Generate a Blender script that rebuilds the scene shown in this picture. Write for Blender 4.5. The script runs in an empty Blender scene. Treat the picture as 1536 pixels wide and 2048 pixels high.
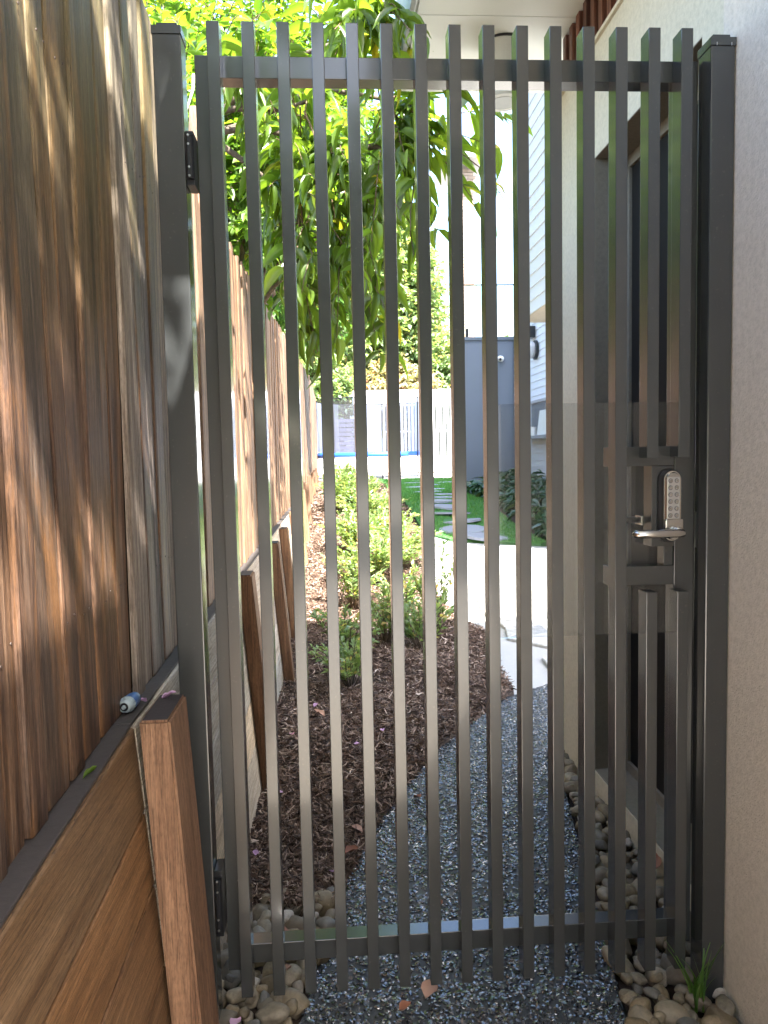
import bpy, bmesh, math, random
import numpy as np
from mathutils import Vector, Matrix, Euler
PI = math.pi
random.seed(7); rng = np.random.default_rng(7)
S = bpy.context.scene
COL = S.collection

# ------------------------------------------------------------------ camera, sky, sun, exposure
CAM = Vector((0.2551, -1.8011, 1.3954))
yaw, pit, rol = 0.065392, 0.075319, -0.021273
fw = Vector((math.sin(yaw)*math.cos(pit), math.cos(yaw)*math.cos(pit), -math.sin(pit)))
rt = Vector((math.cos(yaw), -math.sin(yaw), 0)); up = rt.cross(fw)
r2 = math.cos(rol)*rt + math.sin(rol)*up; u2 = -math.sin(rol)*rt + math.cos(rol)*up
cam = bpy.data.objects.new('camera', bpy.data.cameras.new('camera')); COL.objects.link(cam)
cam.matrix_world = Matrix(((r2.x, u2.x, -fw.x, CAM.x), (r2.y, u2.y, -fw.y, CAM.y), (r2.z, u2.z, -fw.z, CAM.z), (0, 0, 0, 1)))
cam.data.sensor_fit = 'VERTICAL'; cam.data.sensor_height = 36; cam.data.lens = 36*1538/2048
cam.data.clip_start = 0.05; cam.data.clip_end = 1000
S.camera = cam

SUN_DIR = Vector((-0.30, 0.70, -1.0)).normalized()          # the way the light travels
elev = math.asin(-SUN_DIR.z)
az = math.atan2(-SUN_DIR.x, -SUN_DIR.y)                      # compass azimuth of the sun, from +y clockwise
w = bpy.data.worlds.new('World'); S.world = w; w.use_nodes = True
nt = w.node_tree; nt.nodes.clear()
sky = nt.nodes.new('ShaderNodeTexSky'); sky.sky_type = 'NISHITA'; sky.sun_disc = False
sky.sun_elevation = elev; sky.sun_rotation = az
sky.air_density = 1.0; sky.dust_density = 2.0; sky.ozone_density = 1.0
bg = nt.nodes.new('ShaderNodeBackground'); bg.inputs['Strength'].default_value = 0.15
wo = nt.nodes.new('ShaderNodeOutputWorld')
nt.links.new(sky.outputs[0], bg.inputs[0]); nt.links.new(bg.outputs[0], wo.inputs[0])
sl = bpy.data.lights.new('sun', 'SUN'); sl.energy = 5.0; sl.angle = math.radians(0.5); sl.color = (1.0, 0.95, 0.87)
so = bpy.data.objects.new('sun', sl); COL.objects.link(so)
so.rotation_euler = SUN_DIR.to_track_quat('-Z', 'Y').to_euler(); so.location = (3, -6, 12)
S.view_settings.view_transform = 'Standard'; S.view_settings.look = 'None'
S.view_settings.gamma = 1; S.view_settings.use_curve_mapping = False
S.view_settings.exposure = 3.05
S.render.engine = 'CYCLES'
S.cycles.transparent_max_bounces = 24; S.cycles.max_bounces = 10

# ------------------------------------------------------------------ helpers
def tag(o, label=None, cat=None, group=None, kind=None):
    if label: o['label'] = label
    if cat: o['category'] = cat
    if group: o['group'] = group
    if kind: o['kind'] = kind
    return o
def thing(name, label, cat, loc, group=None):
    o = bpy.data.objects.new(name, None); COL.objects.link(o); o.location = loc; o.empty_display_size = .1
    return tag(o, label, cat, group)
def wloc(o):
    v = Vector((0, 0, 0))
    while o: v += Vector(o.location); o = o.parent
    return v
def link(name, me, mat=None, parent=None, loc=(0, 0, 0), rot=None, kind=None):
    """link mesh `me` at world location loc (parents never rotate)"""
    if mat is not None and not me.materials: me.materials.append(mat)
    o = bpy.data.objects.new(name, me); COL.objects.link(o)
    o.location = Vector(loc) - (wloc(parent) if parent else Vector((0, 0, 0)))
    if rot is not None: o.rotation_euler = rot
    if parent: o.parent = parent
    if kind: o['kind'] = kind
    return o
def arr_mesh(name, V, F, smooth=False):
    V = np.asarray(V, dtype=np.float32); F = np.asarray(F, dtype=np.int32)
    me = bpy.data.meshes.new(name); n, k = F.shape
    me.vertices.add(len(V)); me.vertices.foreach_set('co', V.ravel())
    me.loops.add(n*k); me.loops.foreach_set('vertex_index', F.ravel())
    me.polygons.add(n); me.polygons.foreach_set('loop_start', np.arange(n, dtype=np.int32)*k)
    me.polygons.foreach_set('loop_total', np.full(n, k, dtype=np.int32))
    me.polygons.foreach_set('use_smooth', np.full(n, smooth))
    me.update(calc_edges=True); me.validate(); return me
def bm_mesh(name, bm, smooth=False):
    me = bpy.data.meshes.new(name); bm.normal_update(); bm.to_mesh(me); bm.free()
    if smooth:
        for p in me.polygons: p.use_smooth = True
    return me
def add_box(bm, c, s, rot=None):
    r = bmesh.ops.create_cube(bm, size=1.0)
    M = Matrix.Translation(c) @ (rot.to_matrix().to_4x4() if rot else Matrix.Identity(4)) @ Matrix.Diagonal((s[0], s[1], s[2], 1))
    bmesh.ops.transform(bm, matrix=M, verts=r['verts']); return r['verts']
def box_mesh(name, s, bev=0.0, seg=2, origin='c'):
    bm = bmesh.new(); add_box(bm, (0, 0, s[2]/2 if origin == 'b' else 0), s)
    if bev: bmesh.ops.bevel(bm, geom=bm.edges[:], offset=bev, segments=seg, affect='EDGES', profile=.6)
    return bm_mesh(name, bm)
def box(name, lo, hi, mat, parent=None, bev=0.0, kind=None):
    """box between two world corners, origin at its centre"""
    s = [hi[i]-lo[i] for i in range(3)]; c = [(hi[i]+lo[i])/2 for i in range(3)]
    return link(name, box_mesh(name, s, bev), mat, parent, c, kind=kind)
def add_cyl(bm, p0, p1, r0, r1=None, n=16, cap=True):
    r1 = r0 if r1 is None else r1
    p0, p1 = Vector(p0), Vector(p1); d = p1-p0
    q = d.to_track_quat('Z', 'Y').to_matrix()
    A = [bm.verts.new(p0 + q @ Vector((r0*math.cos(2*PI*i/n), r0*math.sin(2*PI*i/n), 0))) for i in range(n)]
    B = [bm.verts.new(p1 + q @ Vector((r1*math.cos(2*PI*i/n), r1*math.sin(2*PI*i/n), 0))) for i in range(n)]
    for i in range(n): bm.faces.new((A[i], A[(i+1) % n], B[(i+1) % n], B[i]))
    if cap: bm.faces.new(A[::-1]); bm.faces.new(B)
def add_tube(bm, pts, rad, n=6):
    """tube along pts with a radius (or list of radii)"""
    pts = [Vector(p) for p in pts]; rings = []
    for i, p in enumerate(pts):
        d = (pts[min(i+1, len(pts)-1)] - pts[max(i-1, 0)]).normalized()
        q = d.to_track_quat('Z', 'Y').to_matrix(); r = rad[i] if hasattr(rad, '__len__') else rad
        rings.append([bm.verts.new(p + q @ Vector((r*math.cos(2*PI*k/n), r*math.sin(2*PI*k/n), 0))) for k in range(n)])
    for a, b in zip(rings, rings[1:]):
        for k in range(n): bm.faces.new((a[k], a[(k+1) % n], b[(k+1) % n], b[k]))
    bm.faces.new(rings[0][::-1]); bm.faces.new(rings[-1])
def rots(a, b, c):
    """rotation matrices (n,3,3) from Euler Z(a) Y(b) X(c)"""
    ca, sa, cb, sb, cc, sc = np.cos(a), np.sin(a), np.cos(b), np.sin(b), np.cos(c), np.sin(c)
    return np.stack([np.stack([ca*cb, ca*sb*sc-sa*cc, ca*sb*cc+sa*sc], -1),
                     np.stack([sa*cb, sa*sb*sc+ca*cc, sa*sb*cc-ca*sc], -1),
                     np.stack([-sb, cb*sc, cb*cc], -1)], -2)
def scatter_mesh(name, bases, P, R, SC, smooth=False):
    """one mesh of many copies: bases = list of (V, F); P (n,3); R (n,3,3); SC (n,3)"""
    n = len(P); pick = rng.integers(0, len(bases), n); VV, FF, off = [], [], 0
    for b, (V, F) in enumerate(bases):
        ix = np.where(pick == b)[0]
        if not len(ix): continue
        X = V[None, :, :]*SC[ix][:, None, :]
        X = np.einsum('nij,nvj->nvi', R[ix], X) + P[ix][:, None, :]
        f = F[None] + (np.arange(len(ix))*len(V))[:, None, None] + off
        VV.append(X.reshape(-1, 3)); FF.append(f.reshape(-1, F.shape[1])); off += len(ix)*len(V)
    return arr_mesh(name, np.concatenate(VV), np.concatenate(FF), smooth)
def inpoly(x, y, poly):
    inside = np.zeros(len(x), bool); n = len(poly); j = n-1
    for i in range(n):
        xi, yi = poly[i]; xj, yj = poly[j]
        c = ((yi > y) != (yj > y)) & (x < (xj-xi)*(y-yi)/((yj-yi) if yj != yi else 1e-9)+xi)
        inside ^= c; j = i
    return inside
def gz(y):
    return 0.0 if y < 4.5 else (.09*(y-4.5) if y < 11 else .585+.01*(y-11))
gza = np.vectorize(gz)
def fbm(x, y, s, seed=0):
    r = np.random.default_rng(seed); v = np.zeros_like(x); a = 1.0
    for o in range(5):
        for _ in range(3):
            t = r.uniform(0, 2*PI); k = s*(1.9**o); v += a*np.sin(k*(x*np.cos(t)+y*np.sin(t)) + r.uniform(0, 7))
        a *= .55
    return v/4

# ------------------------------------------------------------------ materials
def newmat(name):
    m = bpy.data.materials.new(name); m.use_nodes = True
    t = m.node_tree; t.nodes.clear(); out = t.nodes.new('ShaderNodeOutputMaterial')
    return m, t, out
def N(t, typ, **k):
    n = t.nodes.new(typ)
    for a, v in k.items():
        if a in n.inputs: n.inputs[a].default_value = v
        else: setattr(n, a, v)
    return n
def coords(t, scale=(1, 1, 1), mode='Object', rnd=True):
    tc = N(t, 'ShaderNodeTexCoord'); mp = N(t, 'ShaderNodeMapping'); mp.inputs['Scale'].default_value = scale
    t.links.new(tc.outputs[mode], mp.inputs[0])
    if rnd:
        oi = N(t, 'ShaderNodeObjectInfo'); mu = N(t, 'ShaderNodeMath', operation='MULTIPLY'); mu.inputs[1].default_value = 37.0
        t.links.new(oi.outputs['Random'], mu.inputs[0]); t.links.new(mu.outputs[0], mp.inputs['Location'])
    return mp
def noise(t, vec, scale, detail=6, rough=.6, dist=0.0):
    n = N(t, 'ShaderNodeTexNoise'); n.inputs['Scale'].default_value = scale; n.inputs['Detail'].default_value = detail
    n.inputs['Roughness'].default_value = rough; n.inputs['Distortion'].default_value = dist
    t.links.new(vec.outputs[0], n.inputs['Vector']); return n
def ramp(t, src, stops):
    r = N(t, 'ShaderNodeValToRGB'); el = r.color_ramp.elements
    while len(el) < len(stops): el.new(.5)
    for e, (p, c) in zip(el, stops): e.position = p; e.color = (*c, 1) if len(c) == 3 else c
    t.links.new(src, r.inputs[0]); return r
def mix(t, fac, a, b, typ='MIX'):
    m = N(t, 'ShaderNodeMix', data_type='RGBA', blend_type=typ)
    for s, v in ((0, fac), (6, a), (7, b)):
        if hasattr(v, 'is_linked') or hasattr(v, 'links'): t.links.new(v, m.inputs[s])
        elif isinstance(v, (int, float)): m.inputs[s].default_value = v
        else: m.inputs[s].default_value = (*v, 1)
    return m.outputs[2]
def bump(t, h, strength=.3, dist=.01):
    b = N(t, 'ShaderNodeBump'); b.inputs['Strength'].default_value = strength; b.inputs['Distance'].default_value = dist
    t.links.new(h, b.inputs['Height']); return b
def prin(t, out, color=None, rough=.6, metal=0.0, spec=.5, normal=None, **k):
    p = N(t, 'ShaderNodeBsdfPrincipled')
    for s, v in (('Base Color', color), ('Roughness', rough), ('Metallic', metal), ('Specular IOR Level', spec)):
        if v is None: continue
        if hasattr(v, 'links'): t.links.new(v, p.inputs[s])
        elif isinstance(v, tuple): p.inputs[s].default_value = (*v, 1)
        else: p.inputs[s].default_value = v
    if normal is not None: t.links.new(normal.outputs[0], p.inputs['Normal'])
    for a, v in k.items(): p.inputs[a.replace('_', ' ')].default_value = v
    t.links.new(p.outputs[0], out.inputs[0]); return p

def mat_powder(name='powder_coat', col=(.036, .039, .040), rough=.25):
    m, t, o = newmat(name); c = coords(t, (1, 1, 1))
    n1 = noise(t, c, 900, 2); n2 = noise(t, c, 7, 5, .7); n3 = noise(t, c, 140, 2, .5)
    dust = ramp(t, n3.outputs['Fac'], [(.68, (0, 0, 0)), (.76, (1, 1, 1))])
    base = mix(t, n2.outputs['Fac'], tuple(x*.9 for x in col), tuple(x*1.12 for x in col))
    dm = N(t, 'ShaderNodeMath', operation='MULTIPLY'); dm.inputs[1].default_value = .08; t.links.new(dust.outputs[0], dm.inputs[0])
    base = mix(t, dm.outputs[0], base, (.30, .27, .23))
    r = N(t, 'ShaderNodeMapRange'); r.inputs[3].default_value = rough-.02; r.inputs[4].default_value = rough+.04
    t.links.new(n2.outputs['Fac'], r.inputs[0])
    prin(t, o, base, r.outputs[0], 0, .6, bump(t, n1.outputs['Fac'], .06, .0004), Coat_Weight=.6, Coat_Roughness=.09); return m
def mat_wood(name, stops, gscale=(55, 55, 2.2), rough=.6, patch=None, moss=0.0, axis_long='z', brt=1.0):
    m, t, o = newmat(name)
    sc = {'z': gscale, 'y': (gscale[0], gscale[2], gscale[1])}[axis_long]
    c = coords(t, sc); g = noise(t, c, 1.0, 8, .62, .6)
    c2 = coords(t, (9, 9, 1.3) if axis_long == 'z' else (9, 1.3, 9)); b = noise(t, c2, 1.6, 7, .68, .8)
    c3 = coords(t, (300, 300, 9) if axis_long == 'z' else (300, 9, 300)); f = noise(t, c3, 1.0, 3, .6)
    cr = ramp(t, g.outputs['Fac'], stops); SPK = noise(t, coords(t, (260, 260, 60) if axis_long == 'z' else (260, 60, 260)), 1.0, 3, .7)
    oi = N(t, 'ShaderNodeObjectInfo')
    tint = ramp(t, oi.outputs['Random'], [(0, (.72, .66, .64)), (.25, (1.25, 1.12, 1.02)), (.5, (.9, .92, .95)), (.75, (1.5, 1.3, 1.08)), (1, (.8, .75, .76))])
    col = mix(t, 1.0, cr.outputs[0], tint.outputs[0], 'MULTIPLY')
    fr = ramp(t, f.outputs['Fac'], [(.3, (.45, .45, .45)), (.55, (1.1, 1.1, 1.1))])
    col = mix(t, .75, col, fr.outputs[0], 'MULTIPLY')
    ck = noise(t, coords(t, (90, 90, 1.3) if axis_long == 'z' else (90, 1.3, 90)), 1.0, 4, .55, .3)
    ckr = ramp(t, ck.outputs['Fac'], [(.465, (1, 1, 1)), (.488, (.22, .2, .19)), (.50, (1, 1, 1)), (.60, (1, 1, 1)), (.615, (.45, .42, .4)), (.63, (1, 1, 1))])
    col = mix(t, .8, col, ckr.outputs[0], 'MULTIPLY')
    if patch:
        pr_ = ramp(t, b.outputs['Fac'], [(.52, (0, 0, 0)), (.66, (1, 1, 1))])
        pm = N(t, 'ShaderNodeMath', operation='MULTIPLY'); pm.inputs[1].default_value = patch[1]; t.links.new(pr_.outputs[0], pm.inputs[0])
        col = mix(t, pm.outputs[0], col, patch[0])
        pr2 = ramp(t, b.outputs['Fac'], [(.33, (1, 1, 1)), (.43, (0, 0, 0))])
        pm2 = N(t, 'ShaderNodeMath', operation='MULTIPLY'); pm2.inputs[1].default_value = .7; t.links.new(pr2.outputs[0], pm2.inputs[0])
        col = mix(t, pm2.outputs[0], col, (.035, .022, .02))
    if moss:
        tc = N(t, 'ShaderNodeNewGeometry'); sx = N(t, 'ShaderNodeSeparateXYZ'); t.links.new(tc.outputs['Position'], sx.inputs[0])
        mr = N(t, 'ShaderNodeMapRange'); mr.inputs[1].default_value = 1.5; mr.inputs[2].default_value = 2.3; t.links.new(sx.outputs['Z'], mr.inputs[0])
        mm = N(t, 'ShaderNodeMath', operation='MULTIPLY'); t.links.new(mr.outputs[0], mm.inputs[0]); t.links.new(g.outputs['Fac'], mm.inputs[1])
        m3 = N(t, 'ShaderNodeMath', operation='MULTIPLY'); m3.inputs[1].default_value = moss; t.links.new(mm.outputs[0], m3.inputs[0])
        col = mix(t, m3.outputs[0], col, (.16, .17, .07))
    spr = ramp(t, SPK.outputs['Fac'], [(.3, (.62, .6, .58)), (.5, (1, 1, 1)), (.72, (1.28, 1.25, 1.22))])
    col = mix(t, .8, col, spr.outputs[0], 'MULTIPLY')
    h = N(t, 'ShaderNodeMath', operation='ADD'); t.links.new(g.outputs['Fac'], h.inputs[0]); t.links.new(f.outputs['Fac'], h.inputs[1])
    prin(t, o, col, rough, 0, .35, bump(t, h.outputs[0], .55, .004)); return m
def mat_render(name, c0, c1, bscale=260, bstr=.5, rough=.85, bd=.004):
    m, t, o = newmat(name); c = coords(t, (1, 1, 1), rnd=False)
    n1 = noise(t, c, bscale, 4, .6); n2 = noise(t, c, 2.2, 6, .65); n3 = noise(t, c, 60, 4, .7)
    col = mix(t, n2.outputs['Fac'], c0, c1)
    sp = ramp(t, n3.outputs['Fac'], [(.3, (.82, .82, .8)), (.6, (1.05, 1.05, 1.05))])
    col = mix(t, .8, col, sp.outputs[0], 'MULTIPLY')
    prin(t, o, col, rough, 0, .3, bump(t, n1.outputs['Fac'], bstr, bd)); return m
def mat_plain(name, col, rough=.6, metal=0.0, spec=.5, var=.12, bs=0.0, scale=20):
    m, t, o = newmat(name); c = coords(t); n = noise(t, c, scale, 5, .6)
    cc = mix(t, n.outputs['Fac'], tuple(x*(1-var) for x in col), tuple(min(1, x*(1+var)) for x in col))
    prin(t, o, cc, rough, metal, spec, bump(t, n.outputs['Fac'], bs, .003) if bs else None); return m
def mat_leaf(name, c0, c1, trans=.5, rough=.4, tcol=None, vein=False):
    m, t, o = newmat(name)
    geo = N(t, 'ShaderNodeNewGeometry')
    rn = geo.outputs['Random Per Island']
    oi = N(t, 'ShaderNodeObjectInfo'); ad = N(t, 'ShaderNodeMath', operation='ADD'); t.links.new(rn, ad.inputs[0]); t.links.new(oi.outputs['Random'], ad.inputs[1])
    fr = N(t, 'ShaderNodeMath', operation='FRACT'); t.links.new(ad.outputs[0], fr.inputs[0])
    r = ramp(t, fr.outputs[0], [(0, c0), (.55, tuple((a+b)/2 for a, b in zip(c0, c1))), (.92, c1), (1.0, (c1[0]*2.2, c1[1]*1.15, c1[2]))])
    tc = tcol or tuple(min(1, a*k) for a, k in zip(c1, (3.2, 3.0, 1.2)))
    tm = mix(t, 1.0, r.outputs[0], (tc[0]/c1[0]*.8, tc[1]/c1[1]*.8, tc[2]/max(c1[2], .001)*.8), 'MULTIPLY')
    d = N(t, 'ShaderNodeBsdfPrincipled'); t.links.new(r.outputs[0], d.inputs['Base Color']); d.inputs['Roughness'].default_value = rough
    tr = N(t, 'ShaderNodeBsdfTranslucent'); t.links.new(tm, tr.inputs[0])
    ms = N(t, 'ShaderNodeMixShader'); ms.inputs[0].default_value = trans
    t.links.new(d.outputs[0], ms.inputs[1]); t.links.new(tr.outputs[0], ms.inputs[2]); t.links.new(ms.outputs[0], o.inputs[0]); return m
def mat_island(name, stops, rough=.6, spec=.5, bs=.2, scale=80, obj=False):
    m, t, o = newmat(name)
    if obj: rn = N(t, 'ShaderNodeObjectInfo').outputs['Random']
    else: rn = N(t, 'ShaderNodeNewGeometry').outputs['Random Per Island']
    r = ramp(t, rn, stops); c = coords(t); n = noise(t, c, scale, 5, .65)
    v = ramp(t, n.outputs['Fac'], [(.3, (.6, .58, .55)), (.65, (1.15, 1.15, 1.15))])
    col = mix(t, .8, r.outputs[0], v.outputs[0], 'MULTIPLY')
    prin(t, o, col, rough, 0, spec, bump(t, n.outputs['Fac'], bs, .003)); return m
def mat_glass(name, tint, alpha_fac, rough=.02, haze=0.0):
    """thin sheet: mostly see-through, with a Fresnel reflection and a little dust"""
    m, t, o = newmat(name)
    tr = N(t, 'ShaderNodeBsdfTransparent'); tr.inputs[0].default_value = (*tint, 1)
    gl = N(t, 'ShaderNodeBsdfGlossy'); gl.inputs['Roughness'].default_value = rough
    fr = N(t, 'ShaderNodeFresnel'); fr.inputs[0].default_value = 1.45
    mu = N(t, 'ShaderNodeMath', operation='ADD'); mu.inputs[1].default_value = alpha_fac; t.links.new(fr.outputs[0], mu.inputs[0])
    ms = N(t, 'ShaderNodeMixShader'); t.links.new(mu.outputs[0], ms.inputs[0]); t.links.new(tr.outputs[0], ms.inputs[1]); t.links.new(gl.outputs[0], ms.inputs[2])
    df = N(t, 'ShaderNodeBsdfDiffuse'); df.inputs[0].default_value = (.6, .58, .55, 1)
    c = coords(t); n = noise(t, c, 9, 6, .7); r = N(t, 'ShaderNodeMapRange'); r.inputs[3].default_value = 0; r.inputs[4].default_value = haze*2
    t.links.new(n.outputs['Fac'], r.inputs[0])
    m2 = N(t, 'ShaderNodeMixShader'); t.links.new(r.outputs[0], m2.inputs[0]); t.links.new(ms.outputs[0], m2.inputs[1]); t.links.new(df.outputs[0], m2.inputs[2])
    t.links.new(m2.outputs[0], o.inputs[0]); return m

M_GATE = mat_powder()
WB = [(.25, (.020, .013, .011)), (.40, (.055, .034, .025)), (.52, (.105, .066, .045)), (.64, (.15, .105, .078)), (.78, (.25, .205, .17))]
M_PALE = mat_wood('hardwood_paling', WB, rough=.5, patch=((.25, .115, .040), .6), moss=.8)
WG = [(.25, (.05, .038, .03)), (.42, (.13, .107, .088)), (.55, (.22, .19, .165)), (.75, (.36, .33, .30))]
M_PALE_GREY = mat_wood('silvered_paling', WG, gscale=(80, 80, 2.5), rough=.75, moss=.45)
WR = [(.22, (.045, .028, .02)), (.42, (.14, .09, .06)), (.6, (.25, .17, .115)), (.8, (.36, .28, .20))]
M_PALE_SUNTINT = mat_wood('sun_tinted_paling', WR, rough=.6, patch=((.16, .09, .055), .4))  # sunlight on the rear palings is put into this lighter wood colour
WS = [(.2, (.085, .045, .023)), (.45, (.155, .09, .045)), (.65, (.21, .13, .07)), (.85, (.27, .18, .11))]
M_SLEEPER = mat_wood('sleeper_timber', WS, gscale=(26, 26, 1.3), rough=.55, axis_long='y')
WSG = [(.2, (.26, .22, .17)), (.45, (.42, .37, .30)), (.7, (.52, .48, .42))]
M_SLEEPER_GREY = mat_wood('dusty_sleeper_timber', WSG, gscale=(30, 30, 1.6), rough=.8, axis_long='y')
WP = [(.2, (.085, .046, .029)), (.45, (.16, .096, .06)), (.65, (.225, .142, .092)), (.85, (.30, .20, .135))]
M_TPOST = mat_wood('post_timber', WP, gscale=(34, 34, 2.0), rough=.62)
M_GAPSHADE = mat_plain('gap_shade_timber', (.02, .012, .008), .8)  # near-black colour stands for shade in the gaps between palings
M_STAIN = mat_plain('rusty_nail', (.05, .03, .022), .6)
M_LEDGE = mat_plain('dark_ledge', (.05, .042, .04), .7, bs=.5, scale=60)
M_POSTTOP = mat_plain('dark_end_grain', (.035, .03, .032), .75, bs=.5, scale=90)
M_WALLR = mat_render('pink_beige_render', (.60, .545, .455), (.68, .62, .53), 150, 1.0)
M_WALLC = mat_render('cream_render', (.57, .53, .41), (.63, .59, .47), 160, .35)
M_REVEAL = mat_render('taupe_reveal', (.19, .172, .135), (.235, .212, .17), 220, .25)
M_WHITE = mat_plain('white_paint', (.78, .79, .78), .5, var=.03)
M_SOFFIT = mat_plain('soffit_sheet', (.72, .74, .70), .6, var=.05, scale=3)
M_BOARD = mat_plain('pale_weatherboard', (.62, .64, .70), .55, var=.04, scale=5)
M_BATTEN = mat_wood('batten_timber', [(.3, (.05, .02, .014)), (.6, (.16, .07, .045)), (.8, (.24, .12, .08))], rough=.6)
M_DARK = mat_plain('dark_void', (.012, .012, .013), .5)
M_SCREEN = mat_plain('black_mesh_screen', (.016, .015, .013), .7, var=.1, scale=20, spec=.12)
M_BLACK = mat_plain('black_plastic', (.010, .011, .014), .3, var=.1)
M_CHROME = mat_plain('satin_chrome', (.62, .60, .57), .2, metal=1.0, var=.05)
M_STEEL = mat_plain('bright_steel', (.7, .7, .7), .28, metal=1.0, var=.05)
M_SLATEBLUE = mat_plain('blue_grey_panel', (.15, .18, .23), .5, var=.05, scale=3)
M_SOIL = mat_plain('dark_soil', (.045, .028, .02), .95, var=.3, bs=.9, scale=45)
M_DIRT = mat_plain('bare_earth', (.12, .095, .07), .95, var=.3, bs=.6, scale=8)
M_CONC = mat_plain('pale_concrete', (.50, .48, .44), .85, var=.1, bs=.2, scale=30)
M_MATRIX = mat_plain('dark_cement', (.028, .029, .032), .45, var=.25, bs=.8, scale=260)
M_AGG = mat_island('black_river_gravel', [(0, (.014, .016, .02)), (.5, (.035, .04, .048)), (.9, (.07, .078, .092)), (1, (.15, .16, .18))], rough=.12, spec=1.0, bs=.05, scale=200)
M_PEB = mat_island('river_pebble', [(0, (.11, .085, .055)), (.2, (.24, .185, .11)), (.4, (.13, .115, .09)), (.6, (.28, .23, .155)), (.8, (.10, .10, .095)), (.93, (.20, .15, .085)), (1, (.44, .40, .35))], rough=.6, bs=.3, scale=2.6, obj=True)
M_CHIP = mat_island('bark_chip', [(0, (.028, .018, .014)), (.3, (.075, .045, .033)), (.65, (.16, .10, .072)), (.88, (.30, .21, .16)), (1, (.6, .48, .40))], rough=.6, spec=.3, bs=.6, scale=120)
M_FLAG = mat_island('grey_flagstone', [(0, (.36, .37, .38)), (.5, (.46, .46, .45)), (1, (.56, .54, .50))], rough=.75, bs=.35, scale=14, obj=True)
M_STEP = mat_plain('blue_tinted_disc', (.22, .24, .29), .7, var=.12, bs=.3, scale=25)  # blue cast of the shaded lawn is put into the stone colour
M_TURF = mat_plain('turf_base', (.05, .15, .045), .95, var=.35, bs=.9, scale=90)
M_BLADE = mat_leaf('turf_blade', (.05, .17, .04), (.10, .27, .07), .3, .6)
M_BARK = mat_wood('tree_bark', [(.3, (.05, .038, .028)), (.6, (.13, .10, .075)), (.8, (.2, .16, .13))], gscale=(30, 30, 6), rough=.9)
M_LEAF_LONG = mat_leaf('long_leaf', (.05, .09, .013), (.095, .16, .022), .52, .3)
M_LEAF_LIME = mat_leaf('lime_leaf', (.045, .105, .014), (.115, .20, .022), .5, .45)
M_LEAF_MID = mat_leaf('fresh_leaf', (.05, .12, .025), (.09, .19, .04), .45, .4)
M_LEAF_FAR = mat_leaf('haze_tinted_leaf', (.13, .20, .10), (.22, .30, .16), .4, .5)  # distance haze is put into these paler leaf colours
M_LEAF_DRY = mat_leaf('russet_leaf', (.20, .22, .13), (.34, .27, .20), .35, .6)
M_LEAF_DARK = mat_leaf('glossy_dark_leaf', (.02, .06, .03), (.05, .11, .06), .2, .25)
M_LEAF_SHRUB = mat_leaf('shrub_leaf', (.10, .17, .07), (.22, .30, .14), .4, .3)
M_PETAL = mat_leaf('pink_petal', (.55, .32, .55), (.70, .45, .68), .3, .6, tcol=(.7, .45, .65))
M_DRYLEAF = mat_plain('dry_brown_leaf', (.26, .10, .055), .6, var=.3, scale=60)
M_DRYPINK = mat_plain('dry_pinkish_leaf', (.50, .30, .22), .6, var=.3, scale=60)
M_ACRYLIC = mat_glass('clear_acrylic', (.93, .94, .94), .015, .03, haze=.045)
M_GLASS = mat_glass('balustrade_glass', (.80, .92, .92), .05, .01, haze=.02)
M_NET = mat_glass('trampoline_mesh', (.42, .46, .56), 0, .5, haze=.05)
M_BLUE = mat_plain('blue_vinyl', (.02, .12, .5), .35)
M_HOSEBLUE = mat_plain('hose_blue', (.02, .10, .32), .35)
M_HOSEGREY = mat_plain('hose_grey', (.30, .36, .38), .35)
M_BRICK = mat_island('tan_brick', [(0, (.40, .29, .22)), (.5, (.48, .36, .28)), (1, (.54, .42, .33))], rough=.8, obj=True)
M_MORTAR = mat_plain('mortar', (.3, .26, .22), .9)

# ------------------------------------------------------------------ the ground and its layers
def strip_sheet(name, x0, x1, ys, dz, mat, **k):
    V, F = [], []
    for y in ys: V += [(x0, y, gz(y)+dz), (x1, y, gz(y)+dz)]
    for i in range(len(ys)-1): F.append((2*i, 2*i+1, 2*i+3, 2*i+2))
    o = link(name, arr_mesh(name, V, F), mat); tag(o, kind='structure'); return o
strip_sheet('ground', -120, 120, [-60, 0, 4.5, 11, 40, 200], -.06, M_DIRT)
def poly_sheet(name, poly, dz, mat, cell=.25, mod=None, th=.05):
    """sheet cut to a polygon that follows the ground, with a skirt down"""
    bm = bmesh.new(); vs = [bm.verts.new((x, y, 0)) for x, y in poly]; bm.faces.new(vs)
    ys = np.arange(math.floor(min(p[1] for p in poly)/cell)*cell, max(p[1] for p in poly), cell)
    xs = np.arange(math.floor(min(p[0] for p in poly)/cell)*cell, max(p[0] for p in poly), cell)
    for y in ys: bmesh.ops.bisect_plane(bm, geom=bm.verts[:]+bm.edges[:]+bm.faces[:], plane_co=(0, y, 0), plane_no=(0, 1, 0))
    for x in xs: bmesh.ops.bisect_plane(bm, geom=bm.verts[:]+bm.edges[:]+bm.faces[:], plane_co=(x, 0, 0), plane_no=(1, 0, 0))
    for v in bm.verts: v.co.z = gz(v.co.y)+dz+(mod(v.co.x, v.co.y) if mod else 0)
    be = [e for e in bm.edges if e.is_boundary]
    r = bmesh.ops.extrude_edge_only(bm, edges=be)
    for g in r['geom']:
        if isinstance(g, bmesh.types.BMVert): g.co.z -= th
    bmesh.ops.recalc_face_normals(bm, faces=bm.faces)
    return tag(link(name, bm_mesh(name, bm), mat), kind='structure')
PATH_L = [(.03, -.5), (.139, .005), (.26, .608), (.401, 1.04), (.729, 1.733), (1.2, 2.42)]
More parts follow.
